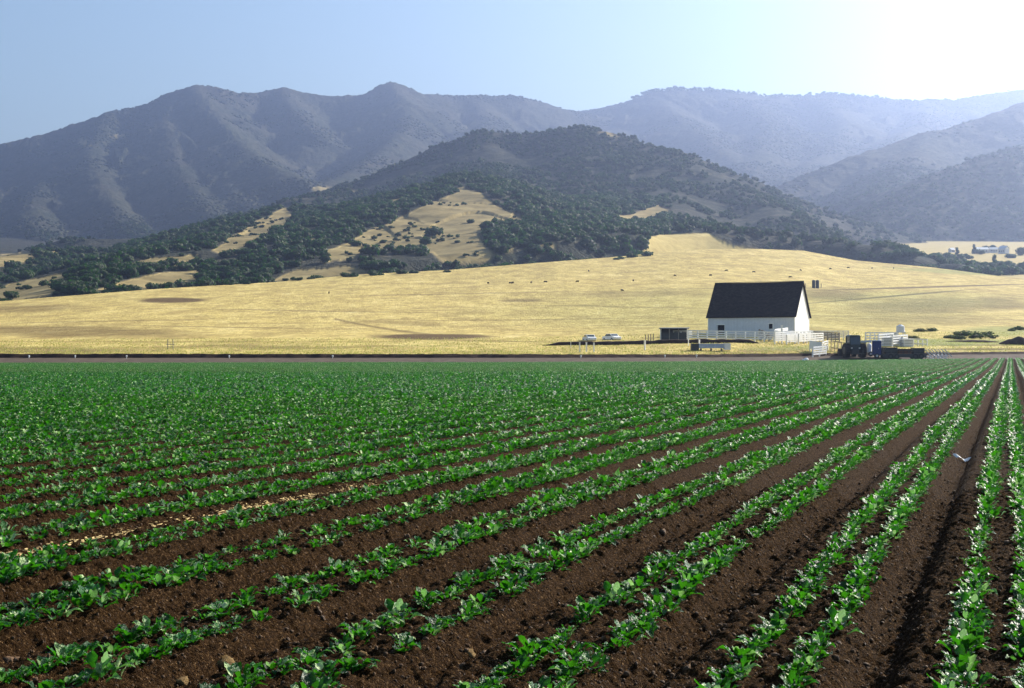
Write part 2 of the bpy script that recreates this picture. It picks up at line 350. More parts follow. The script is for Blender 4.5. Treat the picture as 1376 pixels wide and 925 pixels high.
def base_z(x, y):
    px = CX+x/y*F
    s = sp_z(px, y, [800, 950, 1200, 1500, 1900, 2300, 4000, 8000], [386, 372, 356, 341, 330, 323, 300, 290])
    low = sp_z(px, y, [800, 1200, 2000, 3000, 8000], [420, 385, 345, 320, 300])
    k = sst(1100, 1210, px)*sst(0, 60, y-crest(px)[1])
    return low*(1-k)+s*k
def hill_z(x, y, fine=True):
    t, dist = tents(x, y); b = base_z(x, y); p = past_z(x, y)
    amp = np.clip(dist/420., 0, 1)*sst(900, 2600, y)
    rg = 1-np.abs(fbm(x/230.+.3*fbm(x/90, y/90, 2, 9), y/330., 4, 71, .55))*2
    rg2 = 1-np.abs(fbm(x/420.+.5*fbm(x/160, y/160, 2, 19), y/560., 3, 171, .5))*2.2
    t = t+amp*(.35+.65*sst(2700, 3400, y))*(46*(rg-.58)+30*(rg2-.62))+np.clip(dist/90., 0, 1)*sst(800, 1100, y)*(1-sst(2600, 3200, y))*4*fbm(x/130., y/130., 3, 177)+np.clip(dist/60., 0, 1)*sst(700, 2000, y)*7*fbm(x/60., y/60., 3, 77)
    if fine: t = t+sst(1400, 2600, y)*(2.2+2.6*sst(2500, 4500, y))*fbm(x/11., y/11., 3, 81, .6)
    dcx = crest(CX+x/y*F)[1]; t = t-60*(1-sst(1.02*dcx, 1.16*dcx, y))
    z = np.maximum(np.maximum(t, b), p)
    return z, t > np.maximum(b, p)
def ground_z(x, y):
    x = np.atleast_1d(np.asarray(x, float)); y = np.atleast_1d(np.asarray(y, float)); px = CX+x/y*F
    zf = field_z(x, y); zp = past_z(x, y); dc = crest(px)[1]
    t = np.clip((y-d_edge(px))/(d_road(px)-d_edge(px)), 0, 1)
    zr = wz(y_edge(px)*(1-t)+y_road(px)*t, y)
    z = np.where(y < d_edge(px), zf, np.where(y < d_past(px), zr, zp))
    m = y > dc
    if m.any(): z = z.copy(); z[m] = hill_z(x[m], y[m], False)[0]
    return z
def gp(px, d, dz=0.0):                 # a point standing on the ground
    x = wx(px, d); return (x, d, float(ground_z(x, d)[0])+dz)
def hit(px, py, d0=212, d1=7000):      # where the ground shows at a photo position
    ds = np.exp(np.linspace(math.log(d0), math.log(d1), 1500)); x = wx(px, ds)
    q = pxpy(x, ds, ground_z(x, ds))[1]; k = np.argmax(q <= py)
    return (float(x[k]), float(ds[k]), float(ground_z(x[k:k+1], ds[k:k+1])[0]))

# ---------------------------------------------------------------- crop field soil
def field_block(u0, u1, v0, v1, du, dv, near, outer=False):
    us = np.arange(u0, u1, du); vs = [v0]
    while vs[-1] < v1: vs.append(vs[-1]+(dv if not callable(dv) else dv(vs[-1])))
    vs = np.array(vs); U, V = np.meshgrid(us, vs); X, Y = uv2xy(U, V)
    keep = ((((Y <= 3.25) | (np.abs(X) >= .43*Y+1.55)) & (np.abs(X) < 48)) if outer else ((Y > 3.2) & (np.abs(X) < .43*Y+(1.6 if near == 1 else 12)))) & (Y < d_edge(CX+X/np.maximum(Y, 1)*F)+1.5)
    Z = soil_z(X, np.maximum(Y, 3), near); Fc = grid_faces(*U.shape)
    Fc = Fc[keep.ravel()[Fc].all(1)]; used, inv = np.unique(Fc, return_inverse=True)
    vt = np.stack([X.ravel(), Y.ravel(), Z.ravel()], 1)[used]; return vt, inv.reshape(-1, 4), np.zeros(len(used))
v, f, _ = merge([field_block(-18.3, 4.2, 2.0, 17, .017, .018, True),
                 field_block(-58, 20, 16.95, 55, .075, lambda q: .065*(q/17)**1.2, .7),
                 field_block(-48, 50, -12, 17, .109, .16, .7, True),
                 field_block(-200, 46, 54.6, 250, .109, lambda q: .6*(q/55)**1.3, .5)])
tag(link('crop_field_soil', mesh('crop_field_soil', v, f, True), M['soil']), kind='structure')

# ---------------------------------------------------------------- crop plants
def leaf_mesh(ns, ntt, L, W, tilt, az, wave, seed, curl):
    s = np.linspace(0.0, 1, ns+1)[:, None]; t = np.linspace(-1, 1, ntt+1)[None]
    wd = W*np.maximum(np.sin(np.pi*np.clip(s, 0, 1)**.72), 0.07*(1-s)+.03)**.75
    x = wd*t; r = L*s*math.cos(tilt)+curl*L*s**2*.3; z = L*s*math.sin(tilt)-curl*L*s**3*.45
    z = z+.35*wd*t**2+wave*np.sin(s*9+seed)*np.abs(t)*W; x = x*(1-.1*t**2); r = r+0*t
    c, q = math.cos(az), math.sin(az)
    v = np.stack([r*c-x*q, r*q+x*c, z+.0*t], -1).reshape(-1, 3)
    return v, grid_faces(ns+1, ntt+1)
def plant(seed, n, ns, ntt, big=1.0):
    g = np.random.default_rng(seed); parts = []; az = g.uniform(0, 6.28)
    for k in range(n):
        q = k/max(n-1, 1); L = (.105-.02*q)*g.uniform(.6, 1.2)*big*.92; W = L*g.uniform(.28, .44)
        v, f = leaf_mesh(ns, ntt, L, W, R(40+38*q+g.uniform(-20, 14)), az+k*2.4+g.uniform(-.4, .4), .25, g.uniform(0, 6), g.uniform(.3, 1.1))
        pa_ = az+k*2.4; off = g.uniform(.015, .075)*big; v = v+np.array([math.cos(pa_)*off, math.sin(pa_)*off, g.uniform(.0, .075)*big])
        parts.append((v, f, np.full(len(v), np.clip(g.beta(1.3, 3.4)+.10*q+(.68 if g.random() > .90 else 0), 0, 1))))
    return merge(parts)
FU = [.43, .74]
pl = []
def rows(v0, v1, sp, ulo, uhi, seed):
    g = np.random.default_rng(seed); k0 = int((ulo-U0)/PITCH)-1; k1 = int((uhi-U0)/PITCH)+1; out = []
    for k in range(k0, k1+1):
        for fu in FU:
            vv = np.arange(v0, v1, sp)+g.uniform(0, sp); vv = vv+g.normal(0, .035, len(vv))
            uu = U0+(k+fu)*PITCH+g.normal(0, .03, len(vv)); out.append(np.stack([uu, vv], 1))
    a = np.vstack(out); X, Y = uv2xy(a[:, 0], a[:, 1]); px = CX+X/np.maximum(Y, .1)*F
    m = (Y > 2.0) & (np.abs(X) < .42*Y+7) & (Y < d_edge(px)-1.0) & (g.random(len(X)) > .06)
    m &= ~((np.abs(Y-152) < 1.3) & (px > 1190))
    return X[m], Y[m]
X, Y = rows(-6, 265, .165, -200, 46, 3)
inview = np.abs(X) < .36*Y*1.01+.05
Z = soil_z(X, Y, False)
size = (.53+.44*vnoise(X*.6, Y*.6, 91)+.36*sst(10, 34, Y)+rng.normal(0, .13, len(X))).clip(.5, 1.5)
py_ = HY+(CAMZ-Z)/Y*F
cand = np.where(inview & (py_ < 940))[0]; near_id = cand[np.argsort(Y[cand])[:300]]
isn = np.zeros(len(X), bool); isn[near_id] = True
VAR = []
for k in range(9):
    vv, ff, aa = plant(100+k, 16+k % 4, 5, 4); me = mesh('leafy_crop_plant', vv, ff, True, {'rnd': aa}); me.materials.append(M['leaf']); VAR.append(me)
for i, j in enumerate(near_id):
    o = link('leafy_crop_plant', VAR[i % 9], None, None, (X[j], Y[j], Z[j]-.012), rng.uniform(0, 6.28)); s = size[j]; o.scale = (s, s, s*rng.uniform(.85, 1.15))
    o.rotation_euler = (rng.normal(0, .1), rng.normal(0, .1), rng.uniform(0, 6.28))
    tag(o, 'young leafy green crop plant in the nearest bed rows', 'crop plant', 'leafy crop plants in the nearest beds')
parts = []
def lod(mask, nvar, n, ns, ntt, big, seed, sm=1.0):
    ids = np.where(mask)[0]; g = np.random.default_rng(seed); pick = g.integers(0, nvar, len(ids))
    for k in range(nvar):
        q = ids[pick == k]
        if not len(q): continue
        bv, bf, ba = plant(seed*50+k, n, ns, ntt, big)
        v, f = scatter(bv, bf, np.stack([X[q], Y[q], Z[q]-.01], 1), size[q]*sm, g.uniform(0, 6.28, len(q)), g.normal(0, .12, len(q)))
        parts.append((v, f, np.clip(np.tile(ba, len(q))+np.repeat(g.normal(0, .08, len(q)), len(bv)), 0, 1)))
rest = ~isn
lod(rest & (Y < 22), 8, 15, 4, 3, 1.0, 11)
lod(rest & (Y >= 22) & (Y < 48), 8, 13, 3, 2, 1.03, 12)
lod(rest & (Y >= 48) & (Y < 100), 8, 10, 2, 1, 1.15, 13)
lod(rest & (Y >= 100), 8, 7, 1, 1, 1.4, 14)
v, f, a = merge(parts)
tag(link('crop_rows', mesh('crop_rows', v, f, True, {'rnd': a}), M['leaf']), 'dense rows of young green leafy crop filling the field', 'crop rows', kind='stuff')
print('plants', len(X), 'crop faces', len(f))

tag(link('ground', mesh('ground', np.array([[-9000, -400, -.9], [9000, -400, -.9], [9000, 6500, -.9], [-9000, 6500, -.9]], float), np.array([[0, 1, 2, 3]])), M['road']), kind='structure')
# soil clods
g = np.random.default_rng(5); parts = []
Yc = 5.5+g.random(90000)**1.5*26; Xc = g.uniform(-.40, .40, len(Yc))*Yc; uc, vc = xy2uv(Xc, Yc); fr = ((uc-U0)/PITCH) % 1
prob = np.where((fr > .8) | (fr < .1), 1.0, .4); m = g.random(len(Yc)) < prob; Xc, Yc = Xc[m], Yc[m]
sz = .003+.010*g.random(len(Xc))**5+.022*(g.random(len(Xc)) > .990)*g.random(len(Xc)); pick = g.integers(0, 6, len(Xc))
for k in range(6):
    q = pick == k; bv = ICO1[0]*(1+g.uniform(-.35, .35, (len(ICO1[0]), 1))); sc = sz[q][:, None]*g.uniform(.7, 1.4, (q.sum(), 3))
    p = np.stack([Xc[q], Yc[q], soil_z(Xc[q], Yc[q])+sz[q]*.3], 1); v, f = scatter(bv, ICO1[1], p, sc, g.uniform(0, 6.28, q.sum()), g.uniform(-1, 1, q.sum()))
    parts.append((v, f, np.zeros(len(v))))
v, f, a = merge(parts); tag(link('soil_crumbs', mesh('soil_crumbs', v, f), M['clod']), 'small crumbs of dry brown soil strewn over the beds', 'soil crumbs', kind='stuff')
def field_hit(px, py):
    y = np.linspace(5, 60, 4000); x = wx(px, y); q = pxpy(x, y, soil_z(x, y, False))[1]; k = np.argmax(q <= py); return x[k], y[k], soil_z(x[k], y[k], False)
def clod(px, py, s, seed, label):
    g = np.random.default_rng(seed); bv = ICO2[0]*(1+.22*fbm(ICO2[0][:, 0]*1.7+seed, ICO2[0][:, 1]*1.7+ICO2[0][:, 2], 3, seed)[:, None])*np.array([1.2, .9, .65])*s
    bv += g.normal(0, s*.11, bv.shape); x, y, z = field_hit(px, py)
    tag(link('dirt_clod', mesh('dirt_clod', bv, ICO2[1]), M['tanclod'], None, (x, y, z+s*.1), g.uniform(0, 6)), label, 'dirt clod')
clod(303, 893, .055, 1, 'large pale tan clod of earth at the bottom left of the field')
clod(245, 918, .04, 2, 'pale clod at the lower edge left of the big tan clod')
clod(663, 918, .035, 3, 'small yellowish clod by the bottom edge between two crop rows')
clod(628, 880, .045, 4, 'brown clod on the furrow left of the middle bottom bed')
clod(487, 880, .03, 6, 'small brown clod lying among the lower left crop plants')
# straw trail in one furrow
x0, y0, _ = field_hit(2, 768); u_s = U0-6*PITCH-.06
parts = []; g = np.random.default_rng(8); bv = np.array([[-1, -.2, 0], [1, -.2, 0], [1, .2, .15], [-1, .2, .15]]); bf = np.array([[0, 1, 2, 3]])
vv = g.uniform(xy2uv(x0, y0)[1]-2.5, xy2uv(*field_hit(560, 648)[:2])[1], 26000); vv = np.sort(vv); dens = np.linspace(1, .25, len(vv))
m = g.random(len(vv)) < dens; vv = vv[m]; uu = u_s+g.normal(0, .026, len(vv))+.03*fbm(vv*.7, vv*0, 2, 4); xs, ys = uv2xy(uu, vv)
v, f = scatter(bv, bf, np.stack([xs, ys, soil_z(xs, ys)+.022], 1), g.uniform(.008, .022, len(xs)), np.pi/2-TH+g.normal(0, .45, len(xs)), g.normal(0, .3, len(xs)))
tag(link('straw_trail', mesh('straw_trail', v, f), M['straw']), 'trail of dry yellow straw along a furrow on the left', 'straw', kind='stuff')
# plastic scrap in the furrow near the right
x, y, z = field_hit(1296, 621)
t_ = np.linspace(0, 1, 15)[:, None]; s_ = np.linspace(-1, 1, 4)[None]
sx = (t_-.5)*.36+0*s_; sy = s_*.03*(1-.4*np.sin(t_*7))+.04*np.sin(t_*5); sz_ = .06+.03*np.sin(t_*9+s_)+.02*s_-.07*(t_-.3)
tag(link('plastic_scrap', mesh('plastic_scrap', np.stack([sx, sy, sz_], -1).reshape(-1, 3), grid_faces(15, 4), True), M['plastic'], None, (x, y, z), -.5), 'crumpled strip of white plastic lying on a furrow at right', 'plastic scrap')

# ---------------------------------------------------------------- dirt road, bank, pasture
PXS = np.arange(-260, 1641, 4.0)
def strip(name, rowsd, mat, sub=3, nseed=0, namp=.0, attrs=None, kind='structure'):
    """rowsd: list of functions px -> (d, z)"""
    V = []
    for k, fn in enumerate(rowsd):
        d, z = fn(PXS); V.append(np.stack([wx(PXS, d), d, z], 1))
    nr = len(V); v = np.vstack(V); return tag(link(name, mesh(name, v, grid_faces(nr, len(PXS)), True), mat), kind=kind)
jit = lambda px, s, a: a*fbm(px/9., px*0+s, 3, s)
strip('dirt_road', [lambda p: (d_edge(p)-1.2+jit(p, 1, .6), wz(y_edge(p), d_edge(p))-.05), lambda p: (d_edge(p)+.4, wz(y_edge(p)-.3, d_edge(p))),
                    lambda p: (d_edge(p)+3, wz(.55*y_edge(p)+.45*y_road(p), d_edge(p)+3)+jit(p, 2, .03)), lambda p: (d_edge(p)+5.5, wz(.2*y_edge(p)+.8*y_road(p), d_edge(p)+5.5)+jit(p, 3, .03)),
                    lambda p: (d_road(p)+.1, wz(y_road(p), d_road(p)))], M['road'])
strip('road_bank', [lambda p: (d_road(p)-.25+jit(p, 4, .3), wz(y_road(p), d_road(p))-.02), lambda p: (d_road(p)+.25+jit(p, 5, .15), wz(.6*y_road(p)+.4*y_bank(p), d_road(p)+.25)+jit(p, 6, .08)),
                    lambda p: (d_road(p)+.55+jit(p, 7, .12), wz(y_bank(p), d_road(p)+.6)+jit(p, 8, .10)), lambda p: (d_past(p)+.35, wz(y_bank(p), d_past(p))-.04)], M['dark_dirt'])
nr = 420; px = np.arange(-260, 1641, 3.0); d0 = d_past(px); dc = crest(px)[1]*1.03
t = np.linspace(0, 1, nr)[:, None]; D = d0*(dc/d0)**t; XX = wx(px, 1)*D; ZZ = past_z(XX, D)
ZZ = ZZ+.10*fbm(XX*.35, D*.35, 3, 51)
PX = np.broadcast_to(px, D.shape); PY = HY-(ZZ-CAMZ)/D*F
wbx = 14*fbm(XX*.05, D*.02, 3, 52); wby = 3.2*fbm(XX*.06, D*.03, 3, 53)
def ell(cx_, cy_, rx, ry, tilt=0, soft=.5, wob=1):
    a = (PX+wbx*wob-cx_); b = (PY+wby*wob-cy_); b2 = b-a*tilt
    return 1-sst(1-soft, 1+soft, np.hypot(a/rx, b2/ry))
brown = np.maximum.reduce([ell(585, 452.5, 78, 3.4, .0, .35, .5), .6*ell(100, 446, 150, 7.0, .02), .6*ell(20, 470, 190, 4.5, 0), .95*ell(232, 403.5, 44, 3.4, -.01, .3, .4), .5*ell(30, 415, 70, 6, -.03),
                           .45*ell(340, 467, 260, 2.2, 0), .55*ell(1250, 412, 110, 10, -.03), .55*ell(1345, 408, 40, 10, 0), .65*ell(1120, 396, 45, 9, 0), .35*ell(850, 395, 90, 4), .35*ell(540, 434, 60, 2.5, .05), .4*ell(1050, 471, 60, 3), .6*ell(700, 402, 30, 2), .4*ell(1240, 430, 110, 7, 0, .6),
                           .8*ell(1230, 386.5, 160, 1.1, -.03, .4, 0), .9*ell(1190, 399, 110, 1.0, -.085, .4, 0), .5*ell(640, 458, 120, 1.1, .02, .4, 0), .55*(1-sst(.8, 2.0, np.abs(PY-(430+ (PX-455)*.22-((PX-455)*.0009)*(PX-455)*.55)))) * ((PX > 450) & (PX < 640)), *[.45*ell(a_, b_, c_, .7, t_, .4, .3) for a_, b_, c_, t_ in ((120, 432, 160, -.02), (420, 418, 200, .015), (700, 430, 180, -.01), (300, 440, 150, .02), (820, 412, 140, .02), (900, 436, 120, -.015), (1150, 425, 120, .01), (620, 395, 160, -.02), (1000, 388, 130, -.01))], .35*ell(150, 459.5, 300, 1.0, .0, .4, 0), .8*ell(1330, 469.5, 90, 1.3, 0, .4, 0), .9*ell(1310, 464, 90, .8, 0, .4, 0)])
green = np.maximum.reduce([.8*ell(1290, 460, 120, 4, 0), .7*ell(1345, 446, 60, 6, 0), .3*ell(1000, 420, 300, 30), .5*ell(1060, 469, 60, 3), .35*ell(1200, 405, 150, 14), .6*ell(1290, 366, 90, 2.5, .06, .5, .3)])
tag(link('pasture', mesh('pasture', np.stack([XX, D, ZZ], -1).reshape(-1, 3), grid_faces(*D.shape), True, {'brown': brown.ravel(), 'green': green.ravel()}), M['pasture']), kind='structure')
# dry grass tufts along the near pasture
g = np.random.default_rng(12); N = 52000; pxg = g.uniform(-60, 1436, N); dg = d_past(pxg)+.05+g.random(N)**1.6*75
bv = np.array([[-.22, 0, 0], [.05, 0, 0], [-.3, .05, 1], [0, 0, 0], [.24, 0, 0], [.30, -.05, .85], [-.08, .1, 0], [.12, .1, 0], [.03, .18, 1.1]]); bf = np.array([[0, 1, 2], [3, 4, 5], [6, 7, 8]])
v, f = scatter(bv, bf, np.stack([wx(pxg, dg), dg, ground_z(wx(pxg, dg), dg)-.03], 1), g.uniform(.08, .24, N), g.uniform(0, 6.28, N)); 
tag(link('dry_grass', mesh('dry_grass', v, f, False, {'rnd': np.repeat(g.random(N), 9)}), M['grass']), 'dry golden grass tufts over the near pasture', 'dry grass', kind='stuff')

# ---------------------------------------------------------------- hills and mountains
px = np.arange(-260, 1641, 1.6); dcr = crest(px)[1]*1.03
nr = 640; t = np.linspace(0, 1, nr)[:, None]; D = dcr*(6700/dcr)**(t**.93); XX = wx(px, 1)*D
ZZ, ism = hill_z(XX, D); ZZ[0] = past_z(XX[:1], D[:1])+.10*fbm(XX[:1]*.35, D[:1]*.35, 3, 51)
PX = np.broadcast_to(px, D.shape); PY = HY-(ZZ-CAMZ)/D*F
wq = 11*fbm(XX*.02, D*.012, 4, 95, .65); wr = 4*fbm(XX*.025, D*.015, 4, 96, .65)
def poly(pts, qx, qy):
    ins = np.zeros(qx.shape, bool); n = len(pts)
    for i in range(n):
        x1, y1 = pts[i]; x2, y2 = pts[(i+1) % n]
        c = ((y1 > qy) != (y2 > qy)) & (qx < (x2-x1)*(qy-y1)/((y2-y1) if y2 != y1 else 1e-9)+x1); ins ^= c
    return ins
GOLD = [[(465, 324), (500, 306), (560, 283), (600, 264), (628, 251), (648, 259), (668, 275), (708, 298), (695, 306), (672, 300), (650, 304), (640, 318), (662, 344), (640, 354), (600, 356), (580, 340), (540, 334), (500, 338), (470, 336)],
        [(430, 338), (468, 326), (490, 336), (470, 350), (440, 352)], [(282, 338), (316, 315), (343, 296), (390, 277), (392, 296), (356, 320), (312, 342)],
        [(155, 360), (200, 347), (266, 342), (268, 353), (215, 363)], [(-60, 350), (0, 343), (40, 338), (44, 352), (10, 360), (-60, 372)], [(58, 341), (80, 337), (80, 344), (62, 348)],
        [(-100, 400), (0, 386), (30, 378), (90, 364), (92, 375), (70, 395), (0, 410), (-100, 420)], [(105, 398), (165, 378), (215, 366), (275, 362), (270, 378), (190, 394)],
        [(325, 386), (400, 363), (470, 356), (500, 368), (360, 386)], [(713, 333), (735, 325), (752, 327), (748, 338), (720, 339)], [(815, 298), (845, 288), (885, 276), (905, 284), (880, 293), (850, 300)],
        [(862, 350), (866, 330), (872, 318), (915, 315), (950, 312), (962, 320), (985, 330), (1015, 336), (1040, 350)],
        [(380, 325), (440, 318), (430, 322), (385, 329)], [(418, 252), (445, 250), (446, 256), (422, 257)], [(470, 258), (492, 256), (492, 260), (473, 262)], [(520, 270), (548, 264), (546, 269), (525, 274)],
        [(660, 335), (690, 330), (685, 338)], [(800, 176), (822, 178), (834, 186), (815, 184)], [(100, 188), (118, 188), (120, 196), (104, 194)], [(150, 182), (165, 180), (170, 186)], [(640, 345), (660, 344), (655, 352), (642, 352)]]
wood = np.ones(D.shape); yel = poly([(855, 352), (864, 330), (870, 316), (915, 313), (950, 310), (965, 320), (985, 328), (1015, 334), (1040, 352)], PX+wq*.5, PY+wr*.5)*1.0; yel[(PX > 1120) & (~ism) & (D > 900)] = .75
for P_ in GOLD: wood[poly(P_, PX+wq, PY+wr)] = 0.0
wood[(~ism) & (PX > 1120) & (D > 900)] = .0
for _ in range(2):
    wood[1:-1, 1:-1] = (wood[1:-1, 1:-1]*2+wood[:-2, 1:-1]+wood[2:, 1:-1]+wood[1:-1, :-2]+wood[1:-1, 2:])/6
tag(link('hills', mesh('hills', np.stack([XX, D, ZZ], -1).reshape(-1, 3), grid_faces(*D.shape), True, {'wood': wood.ravel(), 'yellow': yel.ravel()}), M['hill']), kind='structure')
LPX0, LDX = px[0], 1.6
def visible_cells():
    """highest line of sight so far along each column"""
    acc = np.minimum.accumulate(PY, 0); return PY <= acc+1.5
VIS = visible_cells()

# ---------------------------------------------------------------- trees
def crown(seed, ncard, sx=1.0, sz=.62, lobes=7, card=.11, core=.8):
    g = np.random.default_rng(seed); L = []
    for k in range(lobes):
        a = g.uniform(0, 6.28); r = g.uniform(.15, .62) if k else 0
        L.append((r*math.cos(a)*sx, r*math.sin(a)*sx, g.uniform(.35, .8)*sz*1.2, g.uniform(.34, .55)))
    parts = []
    for (x, y, z, r) in L:
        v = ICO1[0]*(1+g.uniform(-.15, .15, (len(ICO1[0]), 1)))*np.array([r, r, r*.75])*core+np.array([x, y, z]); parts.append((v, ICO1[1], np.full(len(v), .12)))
    n = ncard; w_ = np.array([l[3]**2 for l in L]); pk = g.choice(len(L), n, p=w_/w_.sum()); LL = np.array(L)[pk]
    dr = g.normal(0, 1, (n, 3)); dr[:, 2] = dr[:, 2]*.9+.25; dr /= np.linalg.norm(dr, axis=1)[:, None]
    p = LL[:, :3]+dr*LL[:, 3:4]*np.array([1, 1, .78])*g.uniform(.82, 1.12, (n, 1))
    u = np.cross(dr, g.normal(0, 1, (n, 3))); u /= np.linalg.norm(u, axis=1)[:, None]; w2 = np.cross(dr, u)+dr*g.normal(0, .5, (n, 1))
    s = card*g.uniform(.6, 1.4, (n, 1)); T = np.stack([p-u*s-w2*s*.6, p+u*s-w2*s*.4, p+w2*s+u*s*.1], 1).reshape(-1, 3)
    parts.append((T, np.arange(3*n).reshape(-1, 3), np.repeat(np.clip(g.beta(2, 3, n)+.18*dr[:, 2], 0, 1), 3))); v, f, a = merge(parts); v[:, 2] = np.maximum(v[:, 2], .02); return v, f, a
def trunk_mb(g, h=.45):
    m = MB(); m.cyl((0, 0, -.12), (.02, 0, h), .055, .035, 7)
    for k in range(4):
        a = k*1.6+g.uniform(0, 1); m.cyl((.02, 0, h*.7), (.35*math.cos(a), .35*math.sin(a), h+.15), .03, .012, 5)
    return m
g = np.random.default_rng(21)
OAK = []
for k in range(7):
    v, f, a = crown(300+k, 420, 1.0+.15*(k % 3), [.6, .72, .55, .8][k % 4], 6+k % 4)
    me = mesh('crown', v, f, False, {'rnd': a}); me.materials.append(M['oak']); OAK.append(me)
TRK = []
for k in range(3):
    o = trunk_mb(g).build('trunk', M['trunk']); TRK.append(o.data); bpy.data.objects.remove(o)
def tree(p, r, label, group, k, name='oak_tree', crown_me=None, sz=1.0):
    t = thing(name, p, float(g.uniform(0, 6.28)), label, 'tree' if 'bush' not in name and 'shrub' not in name else 'bush', group); t.scale = (r, r, r*sz)
    link('crown', crown_me or OAK[k % 7], None, t); link('trunk', TRK[k % 3], None, t); return t
# woodland positions: everywhere the foothills are wooded and in sight
jj, ii = np.meshgrid(np.arange(D.shape[0]-1), np.arange(D.shape[1]-1), indexing='ij')
cell = (XX[:-1, 1:]-XX[:-1, :-1])*(D[1:, :-1]-D[:-1, :-1])
def sample(maskfn, dens, seed):
    g = np.random.default_rng(seed); m = maskfn[:-1, :-1]; n = g.poisson(np.where(m, cell*dens, 0)); J, K = np.nonzero(n); rep = n[J, K]; J = np.repeat(J, rep); K = np.repeat(K, rep)
    a = g.random(len(J)); b = g.random(len(J)); x = XX[J, K]+a*(XX[J, K+1]-XX[J, K]); y = D[J, K]+b*(D[J+1, K]-D[J, K])
    x = x*y/D[J, K]; z = ZZ[J, K]*(1-b)+ZZ[J+1, K]*b; return np.stack([x, y, z], 1), wood[J, K], PX[J, K], PY[J, K]
inf = (PX > -120) & (PX < 1500)
P1, W1, px1, py1 = sample((wood > .5) & VIS & inf & (D < 1750) & (PX < 900), 1/85., 31)
noise_gap = fbm(P1[:, 0]/45, P1[:, 1]/45, 3, 33) > -.45-.25*(px1 > 620); P1, px1, py1 = P1[noise_gap], px1[noise_gap], py1[noise_gap]
order = np.argsort(P1[:, 1]); P1, px1, py1 = P1[order], px1[order], py1[order]
rad = np.random.default_rng(34).uniform(3.6, 7.6, len(P1))
print('woodland', len(P1))
# named singles first (photo position, radius)
singles = [(17, 402, 5.2, 'dark round bush at the far left edge of the pasture'), (584, 318, 8.5, 'lone dark oak on the open golden knoll'), (478, 331, 5.0, 'small rounded oak at the left foot of the golden knoll'),
           (570, 330, 6.0, 'oak just below the lone oak on the golden knoll'), (655, 312, 10, 'wide dark oak on the right shoulder of the golden knoll'), (690, 318, 8, 'oak right of the widest one on the golden knoll'), (58, 384, 4.0, 'small oak in the golden clearing at far left'),
           (37, 389, 3.2, 'small dark shrub left of the oak in the far left clearing'), (670, 338, 6, 'round oak on the bare patch below the golden knoll'), (632, 300, 4, 'smallest oak near the top of the golden knoll')]
for i, (a, b, r, lab) in enumerate(singles):
    p = hit(a, b, 560); tree((p[0], p[1], p[2]-.3), r, lab, None, i)
edge = [(383, 377, 2.6), (400, 377, 3.2), (418, 375, 2.4), (464, 372, 3.6), (476, 372, 4), (500, 370.5, 4.5), (512, 370, 3), (541, 368, 4), (555, 367.5, 3), (601, 366, 2.6), (330, 382, 2.6), (352, 380, 2.2), (310, 383, 2.4), (835, 348, 3.4), (850, 346, 4.6), (870, 344, 4.8), (828, 349, 2.6), (90, 394, 3.5), (120, 391, 3.5), (75, 396, 2.5)]
for i, (a, b, r) in enumerate(edge):
    p = hit(a, b, 500, 1500); tree((p[0], p[1], p[2]-.6), r, 'low dark bush along the upper edge of the golden pasture', 'bushes along the upper pasture edge', i, 'bush', sz=.8)
# valley trees at right
vt = []
g2 = np.random.default_rng(44)
for a in np.arange(1178, 1400, 6.5):
    for q in range(3):
        if a > 1300 and q == 2: continue
        a2 = a+g2.uniform(-4, 4); d = (1090 if a < 1290 else 1000)+q*115+g2.uniform(-40, 40); vt.append((a2, d, g2.uniform(4.5, 8.5)))
for a, d, r in [(1236, 1350, 8), (1246, 1340, 7), (1255, 1360, 6), (1268, 1330, 7), (1312, 1500, 6), (1318, 1480, 5), (1230, 1300, 6), (1222, 1250, 6), (1210, 1240, 6), (1200, 1200, 6), (1190, 1180, 6), (1325, 1700, 6), (1335, 1720, 6), (1348, 1720, 6), (1374, 1450, 9), (1360, 1380, 6), (1303, 1350, 5), (1296, 1420, 4)]: vt.append((a, d, r))
ntree = 300-len(singles)-len(edge)-len(vt)-3
inn = np.where((px1 > 5) & (px1 < 1376))[0][:max(ntree, 0)]
for i, j in enumerate(inn):
    tree(tuple(P1[j]-np.array([0, 0, .5])), rad[j], 'dark rounded oak in the dense wood at the foot of the hills', 'oaks in the foothill wood', i, sz=.95)
for i, (a, d, r) in enumerate(vt):
    x = wx(a, d); z = float(hill_z(np.array([x]), np.array([float(d)]), False)[0][0]); tree((x, d, z-.4), r, 'hazy dark tree among the valley trees right of the barn hill', 'valley trees at the right', i, 'valley_tree', sz=.95)
vcy, fcy, acy = crown(555, 260, .5, 1.5, 7, .1)
vcy[:, 0] *= .75; vcy[:, 1] *= .75; vcy[:, 2] *= 1.1; cyp = mesh('crown', vcy, fcy, False, {'rnd': acy}); cyp.materials.append(M['oak'])
for i, (a, d, lab) in enumerate([(1286, 1400, 'tall narrow tree left of the distant farmhouses'), (1337, 1150, 'narrow tree in front of the distant farmhouses'), (1309, 1500, 'slim tree beside the long white farm roof')]):
    x = wx(a, d); z = float(hill_z(np.array([x]), np.array([float(d)]), False)[0][0]); tree((x, d, z), 5.0, lab, None, i, 'narrow_tree', cyp, 1.1)
parts = []
